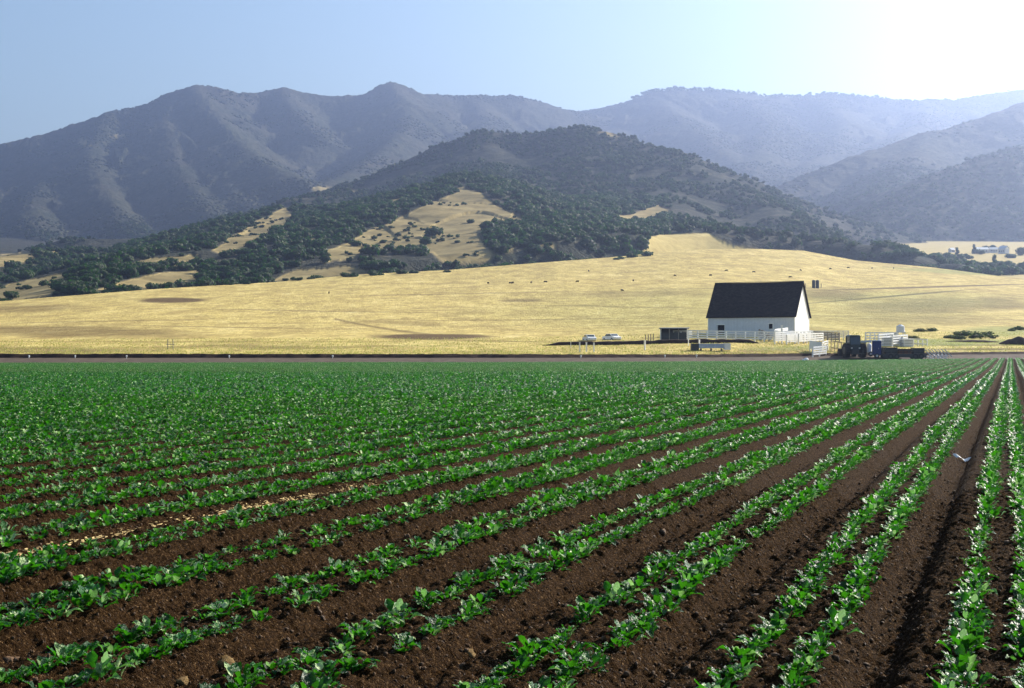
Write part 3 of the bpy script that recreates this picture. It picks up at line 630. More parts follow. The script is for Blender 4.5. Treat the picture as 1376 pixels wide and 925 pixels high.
def mass(P, rr, nvar, ncard, seed, core=.85, card=.14, lobes=5, az=.6):
    g = np.random.default_rng(seed); pk = g.integers(0, nvar, len(P))
    for k in range(nvar):
        q = pk == k; bv, bf, ba = crown(seed*31+k, ncard, 1.1, az, lobes, card, core)
        v, f = scatter(bv, bf, P[q], rr[q][:, None]*np.stack([np.ones(q.sum()), g.uniform(.8, 1.1, q.sum()), g.uniform(.8, 1.15, q.sum())], 1), g.uniform(0, 6.28, q.sum()))
        parts.append((v, f, np.clip(np.tile(ba, q.sum())+np.repeat(g.normal(0, .22, q.sum()), len(bv)), 0, 1)))
rem = np.ones(len(P1), bool); rem[inn] = False
mass(P1[rem]-np.array([0, 0, .4]), rad[rem], 8, 120, 61)
P4, _, p4, q4 = sample((wood < .6) & VIS & inf & ism & (D < 1750) & (yel < .5), 1/150., 39); m = fbm(P4[:, 0]/40, P4[:, 1]/40, 3, 40) > .16; P4 = P4[m]
mass(P4-np.array([0, 0, .2]), np.random.default_rng(6).uniform(1.2, 3.8, len(P4)), 4, 60, 64)
v, f, a = merge(parts); tag(link('foothill_wood', mesh('foothill_wood', v, f, False, {'rnd': a}), M['oak']), 'dense dark oak wood covering the foothills', 'woodland', kind='stuff'); print('wood faces', len(f))
parts = []
P2, _, p2, q2 = sample((wood > .5) & VIS & inf & ism & (D > 1100) & (D < 3000) & ((D >= 1750) | (PX >= 900)), 1/95., 35)
m = fbm(P2[:, 0]/110, P2[:, 1]/110, 4, 36, .6) > -.16; P2 = P2[m]; r2 = np.random.default_rng(3).uniform(3.0, 7.5, len(P2)); mass(P2-np.array([0, 0, .6]), r2, 6, 22, 62, .95, .25, 2)
print('mid', len(P2))
P3, _, p3, q3 = sample((wood > .5) & VIS & inf & ism & (D >= 3000), 1/200., 37)
crown_line = (q3 < 150) & (p3 > 780); m = (fbm(P3[:, 0]/260, P3[:, 1]/260, 4, 38, .6) > .0); P3 = P3[m]; p3 = p3[m]; q3 = q3[m]
r3 = np.random.default_rng(4).uniform(2.5, 6.5, len(P3)); bv = ICO1[0]*(1+np.random.default_rng(1).uniform(-.3, .3, (len(ICO1[0]), 1)))*np.array([1, 1, .7]); 
v, f = scatter(bv, ICO1[1], P3, r3, np.random.default_rng(2).uniform(0, 6, len(P3))); parts.append((v, f, np.repeat(np.random.default_rng(9).random(len(P3)), len(bv))))
print('far', len(P3))
v, f, a = merge(parts); tag(link('mountain_scrub', mesh('mountain_scrub', v, f, False, {'rnd': a}), M['scrub']), 'dark scrub and trees covering the mountain slopes', 'scrub', kind='stuff'); print('scrub faces', len(f))
# trees standing on the right skyline
g3 = np.random.default_rng(70); parts = []; apx = np.concatenate([g3.uniform(850, 960, 130), g3.uniform(960, 1180, 190), g3.uniform(1180, 1376, 80), g3.uniform(720, 805, 20)])
dd_ = np.full(len(apx), 6000.)+g3.uniform(-60, 60, len(apx)); xx_ = wx(apx, dd_); zz_ = hill_z(xx_, dd_)[0]; rr_ = g3.uniform(6, 13, len(apx))*(1-.45*(apx > 1180))
mass(np.stack([xx_, dd_, zz_-2], 1), rr_, 5, 60, 63, .85, .2, 4, 1.25); v, f, a = merge(parts)
tag(link('skyline_trees', mesh('skyline_trees', v, f, False, {'rnd': a}), M['oak']), 'ragged line of trees along the hazy right skyline', 'ridge trees', kind='stuff')

# ---------------------------------------------------------------- barn
def post_fence(name, p0, p1, n, h, nr, mat, label, cat='fence', th=.16, rail=.2, group=None, diag=False):
    x0, y0, z0 = p0; x1, y1, z1 = p1; L = math.hypot(x1-x0, y1-y0); rz = math.atan2(y1-y0, x1-x0)
    t = thing(name, p0, rz, label, cat, group)
    for k in range(n):
        q = k/(n-1); zg = (z1-z0)*q; MB().box((L*q, 0, zg+h/2-.15), (th, th, h+.35)).build('post', mat, t)
    for r in range(nr):
        hh = h*(.30+.66*r/max(nr-1, 1)); m = MB(); a = math.atan2(z1-z0, L)
        m.box((L/2, -th/2-.025, (z1-z0)/2+hh), (math.hypot(L, z1-z0), .045, rail), ry=-a); m.build('rail', mat, t)
    if diag: MB().box((L/2, -th/2-.075, (z1-z0)/2+h*.6), (L*.98, .04, .11), ry=math.atan2(h*.55, L)).build('brace', mat, t)
    return t
BD = 266.0; s_ = BD/F
AL = R(27); bx, by, bz = gp(1068, BD); bz -= .15
LEN, WID, HW, HR = 17.0, 10.2, 4.25, 10.75
# local frame: x runs along the long wall to the right, y to the back; origin at the front right corner
barn = thing('barn', (bx, by, bz), -AL, 'large white barn with a steep dark shingle roof beside the pasture', 'barn')
def wallbox(m, c, d): m.box(c, d)
f_ = MB(); dx0, dx1, dz = -LEN+1.9, -LEN+3.3, 2.55; wx0, wx1, wz0, wz1 = -5.0, -4.25, 1.75, 2.7
for a, b, c_, e in [(-LEN, dx0, 0, HW), (dx0, dx1, dz, HW), (dx1, wx0, 0, HW), (wx0, wx1, wz1, HW), (wx0, wx1, 0, wz0), (wx1, 0, 0, HW)]:
    f_.box(((a+b)/2, .1, (c_+e)/2-(.25 if c_ == 0 else 0)), (b-a, .2, e-c_+(.5 if c_ == 0 else 0)))
f_.build('front_wall', M['board_shaded'], barn)
MB().box((-LEN/2, WID-.1, HW/2-.25), (LEN, .2, HW+.5)).build('back_wall', M['board_shaded'], barn)
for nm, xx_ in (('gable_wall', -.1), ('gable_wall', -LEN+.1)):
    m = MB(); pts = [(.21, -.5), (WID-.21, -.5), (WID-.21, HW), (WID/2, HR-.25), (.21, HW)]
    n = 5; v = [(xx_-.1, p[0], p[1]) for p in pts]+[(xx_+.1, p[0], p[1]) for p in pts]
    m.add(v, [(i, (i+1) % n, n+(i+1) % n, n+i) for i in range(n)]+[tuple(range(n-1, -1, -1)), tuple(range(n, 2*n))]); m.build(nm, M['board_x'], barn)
MB().box((-LEN/2, WID/2, .02), (LEN-.5, WID-.5, .1)).build('floor', M['black'], barn)
ov = .35; th_ = math.atan2(HR-HW, WID/2); sl = math.hypot(HR-HW, WID/2)+.45
for sgn in (1, -1):
    x0_, x1_ = -LEN-ov, ov; yA = 0-math.cos(th_)*.45 if sgn == 1 else WID+math.cos(th_)*.45; zA = HW-math.sin(th_)*.45+.12; yB = WID/2; zB = HR+.12
    nn = 24; P_ = []; uvs = []
    gq = np.random.default_rng(3)
    xs = np.linspace(x0_, x1_, nn+1); me = bpy.data.meshes.new('roof'); vs = []; fs = []
    for off in (0, -.14):
        for i, xq in enumerate(xs):
            sag = -.09*math.sin(math.pi*(xq-x0_)/(x1_-x0_)); vs += [(xq, yA, zA+off), (xq, yB, zB+off+sag)]
    K = 2*(nn+1)
    for i in range(nn): fs += [(2*i, 2*i+2, 2*i+3, 2*i+1), (K+2*i, K+2*i+1, K+2*i+3, K+2*i+2), (2*i, K+2*i, K+2*i+2, 2*i+2), (2*i+1, 2*i+3, K+2*i+3, K+2*i+1)]
    fs += [(0, 1, K+1, K), (2*nn, K+2*nn, K+2*nn+1, 2*nn+1)]
    me.from_pydata(vs, [], fs); uvl = me.uv_layers.new(name='UVMap')
    for lp in me.loops:
        vv_ = vs[lp.vertex_index]; uvl.data[lp.index].uv = (vv_[0], (vv_[2]-zA)/math.sin(th_))
    link('roof', me, M['shingle'], barn)
MB().box((-LEN/2, WID/2, HR+.13), (LEN+2*ov, .3, .07)).build('ridge_cap', M['roofdark'], barn)
MB().box(((dx0+dx1)/2, .45, dz/2), (dx1-dx0-.02, .05, dz)).build('door', M['black'], barn)
wn = MB().box(((wx0+wx1)/2, .3, (wz0+wz1)/2), (wx1-wx0-.02, .04, wz1-wz0-.02)).build('window', M['black'], barn)
m = MB()
for a, b, c_, e in [(wx0-.1, wx1+.1, wz1, wz1+.12), (wx0-.1, wx1+.1, wz0-.12, wz0), (wx0-.1, wx0, wz0, wz1), (wx1, wx1+.1, wz0, wz1)]: m.box(((a+b)/2, -.02, (c_+e)/2), (b-a, .05, e-c_-.004))
m.build('frame', M['white'], wn)
m = MB()
for a, b, c_, e in [(dx0-.12, dx1+.12, dz, dz+.14), (dx0-.12, dx0, 0, dz), (dx1, dx1+.12, 0, dz)]: m.box(((a+b)/2, -.02, (c_+e)/2), (b-a, .05, e-c_-.004))
m.build('door_frame', M['white'], barn)
for xx_ in (-.05, -LEN+.05): MB().box((xx_, -.03, HW/2-.1), (.16, .06, HW-.2)).build('corner_board', M['white'], barn)

# dark bank in front of the barn, with the flattened yard behind it
bk = MB(); N = 90; gq = np.random.default_rng(6); pa = np.linspace(729, 1020, N); rowsv = []
dB = 240+0*pa; xb = wx(pa, dB); zb = ground_z(xb, dB)
taper = np.clip((pa-729)/22, .05, 1)*np.clip((1022-pa)/14, .1, 1)
hB = .62*taper*(1+.25*fbm(pa/12, pa*0, 3, 15))
V = np.concatenate([np.stack([xb, dB-.35+.2*fbm(pa/6, pa*0, 2, 16), zb-.15], 1), np.stack([xb, dB-.1, zb+.55*hB], 1), np.stack([xb, dB+.15, zb+hB*.95], 1), np.stack([xb, dB+.6, zb+hB+.02], 1), np.stack([xb, dB+4.5, ground_z(xb, dB+4.5)-.05], 1)])
tag(link('earth_bank', mesh('earth_bank', V, grid_faces(5, N), True), M['dark_dirt']), kind='structure')

# fences round the yard
white3 = 'white rail fence running along the front of the barn'
post_fence('board_fence', gp(925, 250), gp(1040, 245), 10, 1.8, 4, M['white'], white3, rail=.24, th=.2)
post_fence('board_fence', gp(905, 253), gp(925, 251), 3, 1.7, 4, M['white'], 'short white rail fence between the dark shed and the barn')
post_fence('board_fence', gp(1033, 247), gp(1020, 262), 4, 1.5, 3, M['grey_wood'], 'weathered rail fence running back from the barn fence to the barn wall')
post_fence('board_fence', gp(1041, 243), gp(1066, 246), 6, 2.0, 5, M['white'], 'tall bright white plank corral in front of the barn corner')
post_fence('board_fence', gp(1041, 246), gp(1058, 254), 5, 2.2, 6, M['white'], 'white plank pen wall behind the tall corral planks')
post_fence('board_fence', gp(1066, 246), gp(1092, 250), 6, 1.9, 4, M['white'], 'white rail fence below the sunlit barn gable')
post_fence('board_fence', gp(1086, 252), gp(1128, 249), 9, 1.7, 5, M['grey_wood'], 'grey weathered rail fence right of the barn')
post_fence('board_fence', gp(1092, 257), gp(1140, 262), 8, 1.6, 4, M['white_wood'], 'pale rail fence farthest back to the right of the barn')
post_fence('plank_gate', gp(1088.5, 224), gp(1103, 223), 2, 1.6, 6, M['white'], 'closed white plank gate by the dirt road', 'gate')
post_fence('plank_gate', gp(1103.5, 223), gp(1112, 226), 2, 1.6, 4, M['white_wood'], 'white gate with a diagonal brace standing ajar by the road', 'gate', diag=True)
post_fence('board_fence', gp(1117, 226), gp(1131, 225), 4, 1.6, 2, M['tan'], 'yellowish post fence left of the tractor')
for i, (a, d, L_, h_, n_r, lab_) in enumerate([(1041, 238, 13, 2.0, 5, 'long sunlit plank fence slanting back from the left end of the white corral'), (1057, 238, 9, 1.6, 4, 'shorter sunlit plank fence in the middle of the white corral'), (1073, 240, 9, 1.7, 4, 'sunlit plank fence of the corral below the barn gable'),
        (1092, 219, 4.5, 1.6, 4, 'short sunlit plank fence slanting back beside the roadside gates'), (1180, 238, 6, 2.1, 4, 'sunlit plank fence behind the blue cabin'), (1199, 238, 6, 1.9, 4, 'sunlit plank fence among the white bins')]):
    p = gp(a, d); q = gp(CX+F*(p[0]+L_*math.sin(R(39)))/(d+L_*math.cos(R(39))), d+L_*math.cos(R(39)))
    post_fence('plank_fence', p, q, max(3, int(L_/2)), h_, n_r, M['white'], lab_, rail=.24)
m = MB(); tpos = gp(1050.5, 243); chute = thing('loading_post', tpos, 0, 'tall white square post rising out of the corral planks', 'post'); MB().box((0, 0, 1.45), (.26, .26, 3.0)).build('post', M['white'], chute); MB().box((0, 0, 2.98), (.36, .36, .08)).build('cap', M['white'], chute)
# water trough inside the yard at the wall
t = thing('water_trough', gp(1028, 252), .1, 'blue grey steel trough against the barn wall under the window', 'trough')
m = MB(); m.box((0, -.5, .55), (2.3, .06, .9)); m.box((0, .5, .55), (2.3, .06, .9)); m.box((-1.12, 0, .55), (.06, .94, .9)); m.box((1.12, 0, .55), (.06, .94, .9)); m.box((0, 0, .2), (2.2, .94, .06)); m.build('tank', M['galv'], t)
for sx in (-.9, .9): MB().box((sx, 0, .05), (.14, 1.1, .2)).build('foot', M['grey_wood'], t)

# white posts along the verge
wp = 'white painted post standing in the grass between road and earth bank'
for i, (a, yb, h, wd) in enumerate([(767, 469.5, .9, .1), (779, 476, 1.45, .16), (788, 476, 1.45, .18), (798, 476, 1.4, .14), (866.5, 474, 1.5, .2), (939.5, 472.5, 1.35, .2), (925, 470, 1.0, .12)]):
    d = 212+(477-yb)*2.6; p = gp(a, d); o = MB().box((0, 0, h/2-.15), (wd, wd, h+.3)).box((0, 0, h+.03), (wd*1.25, wd*1.25, .06)).build('white_post', M['white'], None, p, .2*i)
    tag(o, ['thin short white post, leftmost along the verge', 'left one of the three white posts near the pale parked cars', 'middle one of the three white posts near the pale parked cars', 'right one of the three white posts near the pale parked cars',
            'stout white post standing alone left of the dark shed', 'white post in front of the long grey trough', 'thin pale post at the left end of the long grey trough'][i], 'post')
# white markers on the road bank
for i, a in enumerate([39, 101, 170, 308, 447, 780.5, 893.5, 936]):
    d = float(d_road(a))-.4; p = gp(a, d); o = MB().cyl((0, 0, 0), (0, 0, .18), .05, .05, 8).cyl((0, 0, .16), (0, 0, .36), .10, .13, 10).cyl((0, 0, .36), (0, 0, .42), .13, .05, 10).build('valve_cap', M['skin'], None, p)
    tag(o, 'small round white marker cap at the foot of the road bank', 'marker', 'white marker caps along the road bank')
for a, s_, lab in [(1079.5, .2, 'small white lump left of the bigger one at the field edge'), (1083, .33, 'rounded white bag lying at the field edge below the gate')]:
    bv = ICO2[0]*np.array([1.1, .8, .8])*(1+.14*fbm(ICO2[0][:, 0]*2+a, ICO2[0][:, 1]*2, 2, 3)[:, None])*s_; p = gp(a, float(d_edge(a))+.5)
    tag(link('white_bag', mesh('white_bag', bv, ICO2[1], True), M['plastic'], None, (p[0], p[1], p[2]+s_*.5)), lab, 'bag')
# thin wooden pipe stand at left
t = thing('wooden_frame', gp(229, 222), 0, 'thin dark wooden H frame standing in the grass at left', 'frame'); wl = 7*222/F
for s in (-1, 1): MB().box((s*wl/2, 0, .75), (.09, .09, 1.8)).build('post', M['grey_wood'], t)
MB().box((0, -.05, .85), (wl+.5, .05, .09)).build('rail', M['grey_wood'], t); MB().box((0, -.05, .45), (wl, .05, .06)).build('rail', M['grey_wood'], t)

# dark open shed left of the barn
t = thing('livestock_shed', gp(906, 252), -.16, 'low dark shed with pale end posts left of the barn', 'shed'); 
MB().box((0, 1.1, 1.0), (4.6, .12, 2.2)).build('back_wall', M['dark_metal'], t); MB().box((-2.3, 0, 1.0), (.1, 2.3, 2.2)).build('side_wall', M['white_wood'], t); MB().box((2.3, .1, .6), (.1, 2.0, 1.2)).build('side_wall', M['white'], t)
MB().box((0, -1.05, .72), (4.4, .08, 1.25)).build('front_panel', M['dark_metal'], t); MB().box((0, 0, 2.17), (5.3, 2.9, .1), rx=.06).build('roof', M['dark_metal'], t)
for s in (-2.35, -.8, .8, 2.35): MB().box((s, -1.14, 1.0), (.16, .12, 2.1)).build('post', M['white'] if abs(s) > 2 else M['grey_wood'], t)
for zz in (.6, 1.1, 1.5): MB().box((2.75, -1.0, zz), (.8, .05, .14)).build('board', M['white'], t)
# weathered stakes
for i, a in enumerate([867.5, 871, 874.5, 878]):
    p = gp(a, 250+i); tag(MB().box((0, 0, .55), (.12, .12, 1.4)).build('fence_stake', M['grey_wood'], None, p), 'weathered brown stake in the short row left of the dark shed', 'stake', 'stakes left of the dark shed')

# long grey trough with white end block
t = thing('feed_trough', gp(953, 219), .03, 'long grey feed trough with a bright white end block by the road', 'trough')
m = MB(); m.box((.4, -.4, .72), (4.3, .06, .7), rx=-.15); m.box((.4, .4, .72), (4.3, .06, .7), rx=.15); m.box((.4, 0, .4), (4.3, .7, .06)); m.build('trough_body', M['galv'], t)
MB().box((2.75, 0, .62), (.95, 1.1, 1.0)).build('end_block', M['white'], t); MB().box((-2.25, 0, .5), (1.15, 1.0, 1.15)).build('pump_box', M['dark_metal'], t)
for s in (-1.3, .3, 1.9): MB().box((s, 0, .1), (.14, .9, .5)).build('foot', M['grey_wood'], t)

# parked cars beyond the bank
def car(p, rz, label, s=1.0):
    t = thing('parked_car', p, rz, label, 'car'); t.scale = (s, s, s)
    prof = [(-2.1, .35), (-2.15, .75), (-1.9, .95), (-1.2, 1.0), (-.7, 1.4), (.7, 1.42), (1.25, 1.0), (2.0, .88), (2.15, .6), (2.1, .35)]
    MB().prism(prof, -.82, .82).build('body', M['white'], t, bevel=.08)
    MB().prism([(-1.12, 1.01), (-.68, 1.33), (.66, 1.34), (1.12, 1.01)], -.835, .835).build('side_windows', M['glass'], t)
    MB().box((1.0, 0, 1.2), (.06, 1.3, .46), ry=-.92).build('windscreen', M['glass'], t); MB().box((-.97, 0, 1.2), (.06, 1.3, .46), ry=.85).build('rear_window', M['glass'], t)
    for x in (-1.3, 1.3):
        for y in (-.75, .75):
            o = MB().cyl((x, y-.1, .32), (x, y+.1, .32), .33, n=16).build('wheel', M['rubber'], t); MB().cyl((x, y-.115, .32), (x, y+.115, .32), .17, n=12).build('rim', M['pale_metal'], o)
    for y in (-.6, .6): MB().box((2.1, y, .68), (.08, .26, .14)).build('headlight', M['pale_metal'], t)
    return t
car(gp(792, 262, -.35), R(-78), 'left pale car of the pair parked beyond the earth bank')
car(gp(822, 264, -.35), R(-62), 'right pale car of the pair parked beyond the earth bank')

# tractor
def wheel(parent, x, y, r, w_, rimmat, name='wheel'):
    o = MB(); n = 26; o.cyl((x, y-w_/2, r), (x, y+w_/2, r), r*.93, n=n)
    for k in range(n):
        a = k*2*math.pi/n; o.box((x+math.cos(a)*r*.95, y, r+math.sin(a)*r*.95), (r*.12, w_*.98, r*.07), ry=-a, rz=0)
    o = o.build(name, M['rubber'], parent); MB().cyl((x, y-w_/2-.02, r), (x, y+w_/2+.02, r), r*.52, n=16).build('rim', rimmat, o); return o
t = thing('tractor', gp(1145, 221), R(98), 'dark tractor with an enclosed cab standing beside the field', 'tractor'); t.scale = (1.15,)*3
MB().prism([(.2, .8), (.2, 1.75), (.9, 1.85), (2.3, 1.65), (2.45, 1.2), (2.4, .8)], -.42, .42).build('hood', M['green_paint'], t, bevel=.05)
cb = MB().prism([(-1.15, 1.0), (-1.25, 1.8), (-1.0, 2.9), (.3, 2.9), (.5, 1.8), (.35, 1.0)], -.70, .70).build('cab', M['glass'], t)
MB().box((-.38, 0, 2.98), (1.7, 1.5, .16), taper=.8).build('roof', M['green_paint'], cb)
for x, y in ((-1.05, -.72), (-1.05, .72), (.35, -.72), (.35, .72)): MB().box((x, y, 2.0), (.09, .09, 1.85)).build('pillar', M['green_paint'], cb)
MB().box((-.3, 0, .85), (2.4, .7, .5)).build('chassis', M['dark_metal'], t)
for y in (-1.12, 1.12): wheel(t, -.75, y, .98, .6, M['dark_metal']); MB().box((-.75, y*.98, 2.03), (1.3, .6, .07)).build('fender', M['green_paint'], t)
for y in (-1.0, 1.0): wheel(t, 1.9, y, .6, .34, M['dark_metal'])
MB().cyl((1.0, .25, 1.8), (1.0, .25, 2.9), .05).build('exhaust_pipe', M['dark_metal'], t)
for y in (-.28, .28): MB().cyl((2.42, y, 1.3), (2.5, y, 1.3), .11).build('headlight', M['pale_metal'], t)
for y in (-.55, .55): MB().box((-1.28, y, 1.3), (.05, .22, .14)).build('tail_light', M['white'], t)
MB().box((-1.75, 0, .55), (.9, 1.7, .12)).box((-1.75, -.7, .8), (.8, .1, .5)).box((-1.75, .7, .8), (.8, .1, .5)).build('hitch', M['dark_metal'], t)
MB().box((0, 0, .95), (.5, 2.5, .14)).build('axle', M['dark_metal'], t)

# chemical tank frame with tan post and white drums
t = thing('spray_rig', gp(1165, 224), R(-5), 'small rig with a tan mast and white drums right of the tractor', 'spray rig')
MB().box((-.1, 0, .5), (1.5, 1.0, .14)).build('frame', M['dark_metal'], t); MB().box((-.35, -.3, 1.35), (.34, .34, 1.75)).build('mast', M['tan'], t)
MB().cyl((.35, .1, .58), (.35, .1, 1.9), .40, n=18).cyl((.35, .1, 1.9), (.35, .1, 2.1), .40, .15, 18).build('tank', M['white'], t); MB().box((-.2, -.3, 2.35), (1.6, .3, .28)).build('cross_bar', M['pale_metal'], t)
for x in (-.6, .5): wheel(t, x, -.55, .38, .2, M['white'])
# portable toilet on its trailer
t = thing('toilet_trailer', gp(1178, 222), R(-10), 'dark blue upright cabin on a small two wheeled trailer', 'trailer')
MB().box((0, 0, .48), (1.7, 1.6, .12)).build('deck', M['dark_metal'], t)
cab = MB().box((0, 0, 1.62), (1.35, 1.2, 2.25)).build('cabin', M['blue'], t, bevel=.04); MB().box((0, 0, 2.74), (1.3, 1.3, .12), taper=.8).build('roof', M['pale_metal'], cab)
MB().box((0, -.615, 1.55), (.75, .03, 1.8)).build('door', M['blue'], cab); MB().box((.25, -.645, 1.5), (.05, .04, .2)).build('handle', M['pale_metal'], cab); MB().cyl((.4, .4, 2.7), (.4, .4, 3.15), .06).build('vent_pipe', M['pale_metal'], cab)
for y in (-.75, .75): wheel(t, 0, y, .36, .2, M['pale_metal'])
MB().box((-1.3, 0, .48), (1.2, .1, .1)).build('drawbar', M['dark_metal'], t)
# long dark implement trailer
t = thing('implement_trailer', gp(1214, 222), R(-3), 'long dark flatbed trailer loaded with black farm gear', 'trailer')
MB().box((0, 0, .72), (6.9, 2.1, .16)).build('deck', M['dark_metal'], t); MB().box((0, -1.0, .45), (6.7, .12, .4)).box((0, 1.0, .45), (6.7, .12, .4)).build('chassis', M['dark_metal'], t)
for x in (-2.2, -1.25, 1.6, 2.5):
    for y in (-1.05, 1.05): wheel(t, x, y, .42, .24, M['dark_metal'])
MB().box((-3.45, 0, 1.3), (.08, 2.0, 1.1)).build('headboard', M['dark_metal'], t)
for x in np.arange(-3.0, 3.3, .9): MB().box((x, -1.08, 1.05), (.07, .07, .6)).build('stake', M['dark_metal'], t)
MB().box((0, -1.08, 1.35), (6.6, .06, .08)).build('side_rail', M['dark_metal'], t)
def crate(p, rz, dim, mat, label, grp=None, cat='crate', name='slatted_crate'):
    t = thing(name, p, rz, label, cat, grp); L, W_, H = dim; n = max(3, int(H/.22))
    for s in (-1, 1):
        m = MB()
        for k in range(n): m.box((0, s*W_/2, (k+.5)*H/n), (L, .04, H/n*.7))
        m.build('side', mat, t); m = MB()
        for k in range(n): m.box((s*L/2, 0, (k+.5)*H/n), (.04, W_-.05, H/n*.7))
        m.build('end', mat, t)
    for sx in (-1, 1):
        for sy in (-1, 1): MB().box((sx*(L/2-.06), sy*(W_/2-.07), H/2), (.09, .09, H)).build('corner_post', mat, t)
    MB().box((0, 0, .05), (L-.08, W_-.08, .08)).build('base', mat, t); MB().box((0, 0, H*.55), (L-.22, W_-.22, H*.8)).build('contents', M['black'], t)
    return t
T0 = gp(1214, 222)
crate((T0[0]-2.1, T0[1], T0[2]+.82), .05, (1.9, 1.5, 1.05), M['dark_metal'], 'black slatted crate at the front of the loaded trailer')
crate((T0[0]+.1, T0[1], T0[2]+.82), -.04, (1.9, 1.5, .85), M['rust'], 'dark rusty crate in the middle of the loaded trailer')
crate((T0[0]+2.2, T0[1], T0[2]+.82), .03, (1.7, 1.5, .95), M['dark_metal'], 'black slatted crate at the rear of the loaded trailer')
# white tank and bins behind
t = thing('water_tank', gp(1210, 250), 0, 'pale grey water tank on a stand behind the loaded trailer', 'water tank')
for x, y in ((-.6, -.6), (.6, -.6), (-.6, .6), (.6, .6)): MB().box((x, y, .9), (.14, .14, 2.1)).build('leg', M['pale_metal'], t)
MB().box((0, 0, 1.95), (1.6, 1.6, .12)).build('platform', M['pale_metal'], t); MB().cyl((0, 0, 2.0), (0, 0, 3.0), .72, n=20).cyl((0, 0, 3.0), (0, 0, 3.3), .72, .2, 20).build('tank', M['pale_metal'], t)
for i, (a, d, dim) in enumerate([(1192, 240, (1.7, 1.2, 1.5)), (1205, 241, (1.7, 1.2, 1.6)), (1219, 240, (1.8, 1.2, 1.3)), (1198, 246, (1.6, 1.2, 2.1))]):
    crate(gp(a, d), .1*i, dim, M['white'], ['left white slatted bin behind the loaded trailer', 'middle white slatted bin behind the loaded trailer', 'right white slatted bin behind the loaded trailer', 'tallest white bin behind the other bins'][i], None, 'bin', 'slatted_bin')
post_fence('board_fence', gp(1163, 244), gp(1200, 246), 7, 2.1, 4, M['white'], 'white rail fence between the spray rig and the bins')
post_fence('board_fence', gp(1215, 244), gp(1246, 242), 6, 1.2, 2, M['white_wood'], 'low pale rail fence behind the rear of the loaded trailer')
# disc harrow
t = thing('disc_harrow', gp(1257, 222), R(-12), 'disc harrow with tilted pale blades right of the loaded trailer', 'harrow')
MB().box((0, -.5, .85), (3.6, .12, .12)).box((0, .5, .85), (3.6, .12, .12)).box((-1.2, 0, .85), (.12, 1.1, .12)).box((1.2, 0, .85), (.12, 1.1, .12)).box((-2.2, 0, .7), (1.6, .14, .14)).build('frame', M['dark_metal'], t)
for k in range(6):
    x = -1.5+k*.6; a = R(12); MB().cyl((x-.03*math.cos(a), -.75-.03*math.sin(a), .5), (x+.03*math.cos(a), -.75+.03*math.sin(a), .5), .40, .34, 18).build('disc', M['pale_metal'], t)
for k in range(7):
    x = -1.5+k*.5; MB().box((x+.35, -1.0, 1.0), (.12, .07, 1.7), ry=-.75).build('tine', M['pale_metal'], t)
for i, (a, d, L) in enumerate([(1262, 219.5, 1.5), (1268, 220.5, 1.3), (1250, 219, 1.2)]):
    o = MB().cyl((-L/2, 0, .55), (L/2, 0, .08), .06, n=8).build('irrigation_pipe', M['pale_metal'], None, gp(a, d), -.1*i); tag(o, ['pale pipe leaning beside the disc harrow', 'pale pipe lying right of the disc harrow', 'pale pipe lying left of the disc harrow blades'][i], 'pipe')

# brush, dirt heap, rocks at right
def bushmesh(seed, sx=1.0, sz=.7): v, f, a = crown(seed, 260, sx, sz, 6, .12, .55); me = mesh('foliage', v, f, False, {'rnd': a}); me.materials.append(M['bush']); return me
BM = [bushmesh(700+k, 1.0+.2*k, .55+.1*k) for k in range(4)]
for i, (a, yb, r, lab) in enumerate([(1278, 455, 1.6, 'dark bush at the left of the scrub right of the machinery'), (1297, 452, 2.2, 'tallest dark bush in the scrub right of the machinery'), (1310, 455, 1.9, 'dark bush in the middle of the scrub'), (1322, 453, 1.8, 'olive bush at the right of the scrub'), (1288, 456, 1.6, 'low bush between the two darkest bushes of the scrub'),
                                      (1237, 446, 1.5, 'low dark shrub behind the disc harrow'), (1252, 445.5, 1.7, 'low dark shrub right of the one behind the harrow'), (1334, 455, 1.2, 'small greenish bush on the bright grass'), (1358, 445, 1.4, 'small dark shrub near the right edge'), (1369, 443.5, 1.8, 'dark reddish shrub at the right edge of the photo'), (1228, 455, 1.2, 'small bush behind the trailer load')]):
    p = hit(a, yb, 214, 500); t = thing('bush', (p[0], p[1], p[2]-.15), i*1.3, lab, 'bush'); t.scale = (r, r, r*.62); link('foliage', BM[i % 4], None, t)
def heap(px0, px1, yb, h, label, seed, d=None):
    a = (px0+px1)/2; p = hit(a, yb, 214, 500); L = (px1-px0)/F*p[1]/2
    th = np.linspace(0, 2*math.pi, 40, endpoint=False); rr = np.linspace(1, 0, 12); V = []
    for r in rr:
        x = np.cos(th)*r*L; y = np.sin(th)*r*1.6; z = h*(1-r**1.6)*(1+.3*fbm(x*.9+seed, y*.9, 3, seed))-.3*(r > .99); V.append(np.stack([x, y, z], 1))
    v = np.vstack(V); i = np.arange(11)[:, None]*40; j = np.arange(40)[None]; f = np.stack([i+j, i+(j+1) % 40, i+40+(j+1) % 40, i+40+j], -1).reshape(-1, 4)
    tag(link('dirt_heap', mesh('dirt_heap', v, f, True), M['dark_dirt'], None, p), label, 'dirt heap')
heap(1340, 1400, 463, 1.35, 'long dark heap of earth at the right edge below the scrub', 3)
heap(1265, 1345, 459.5, .35, 'low dark ridge of earth below the scrub', 5)

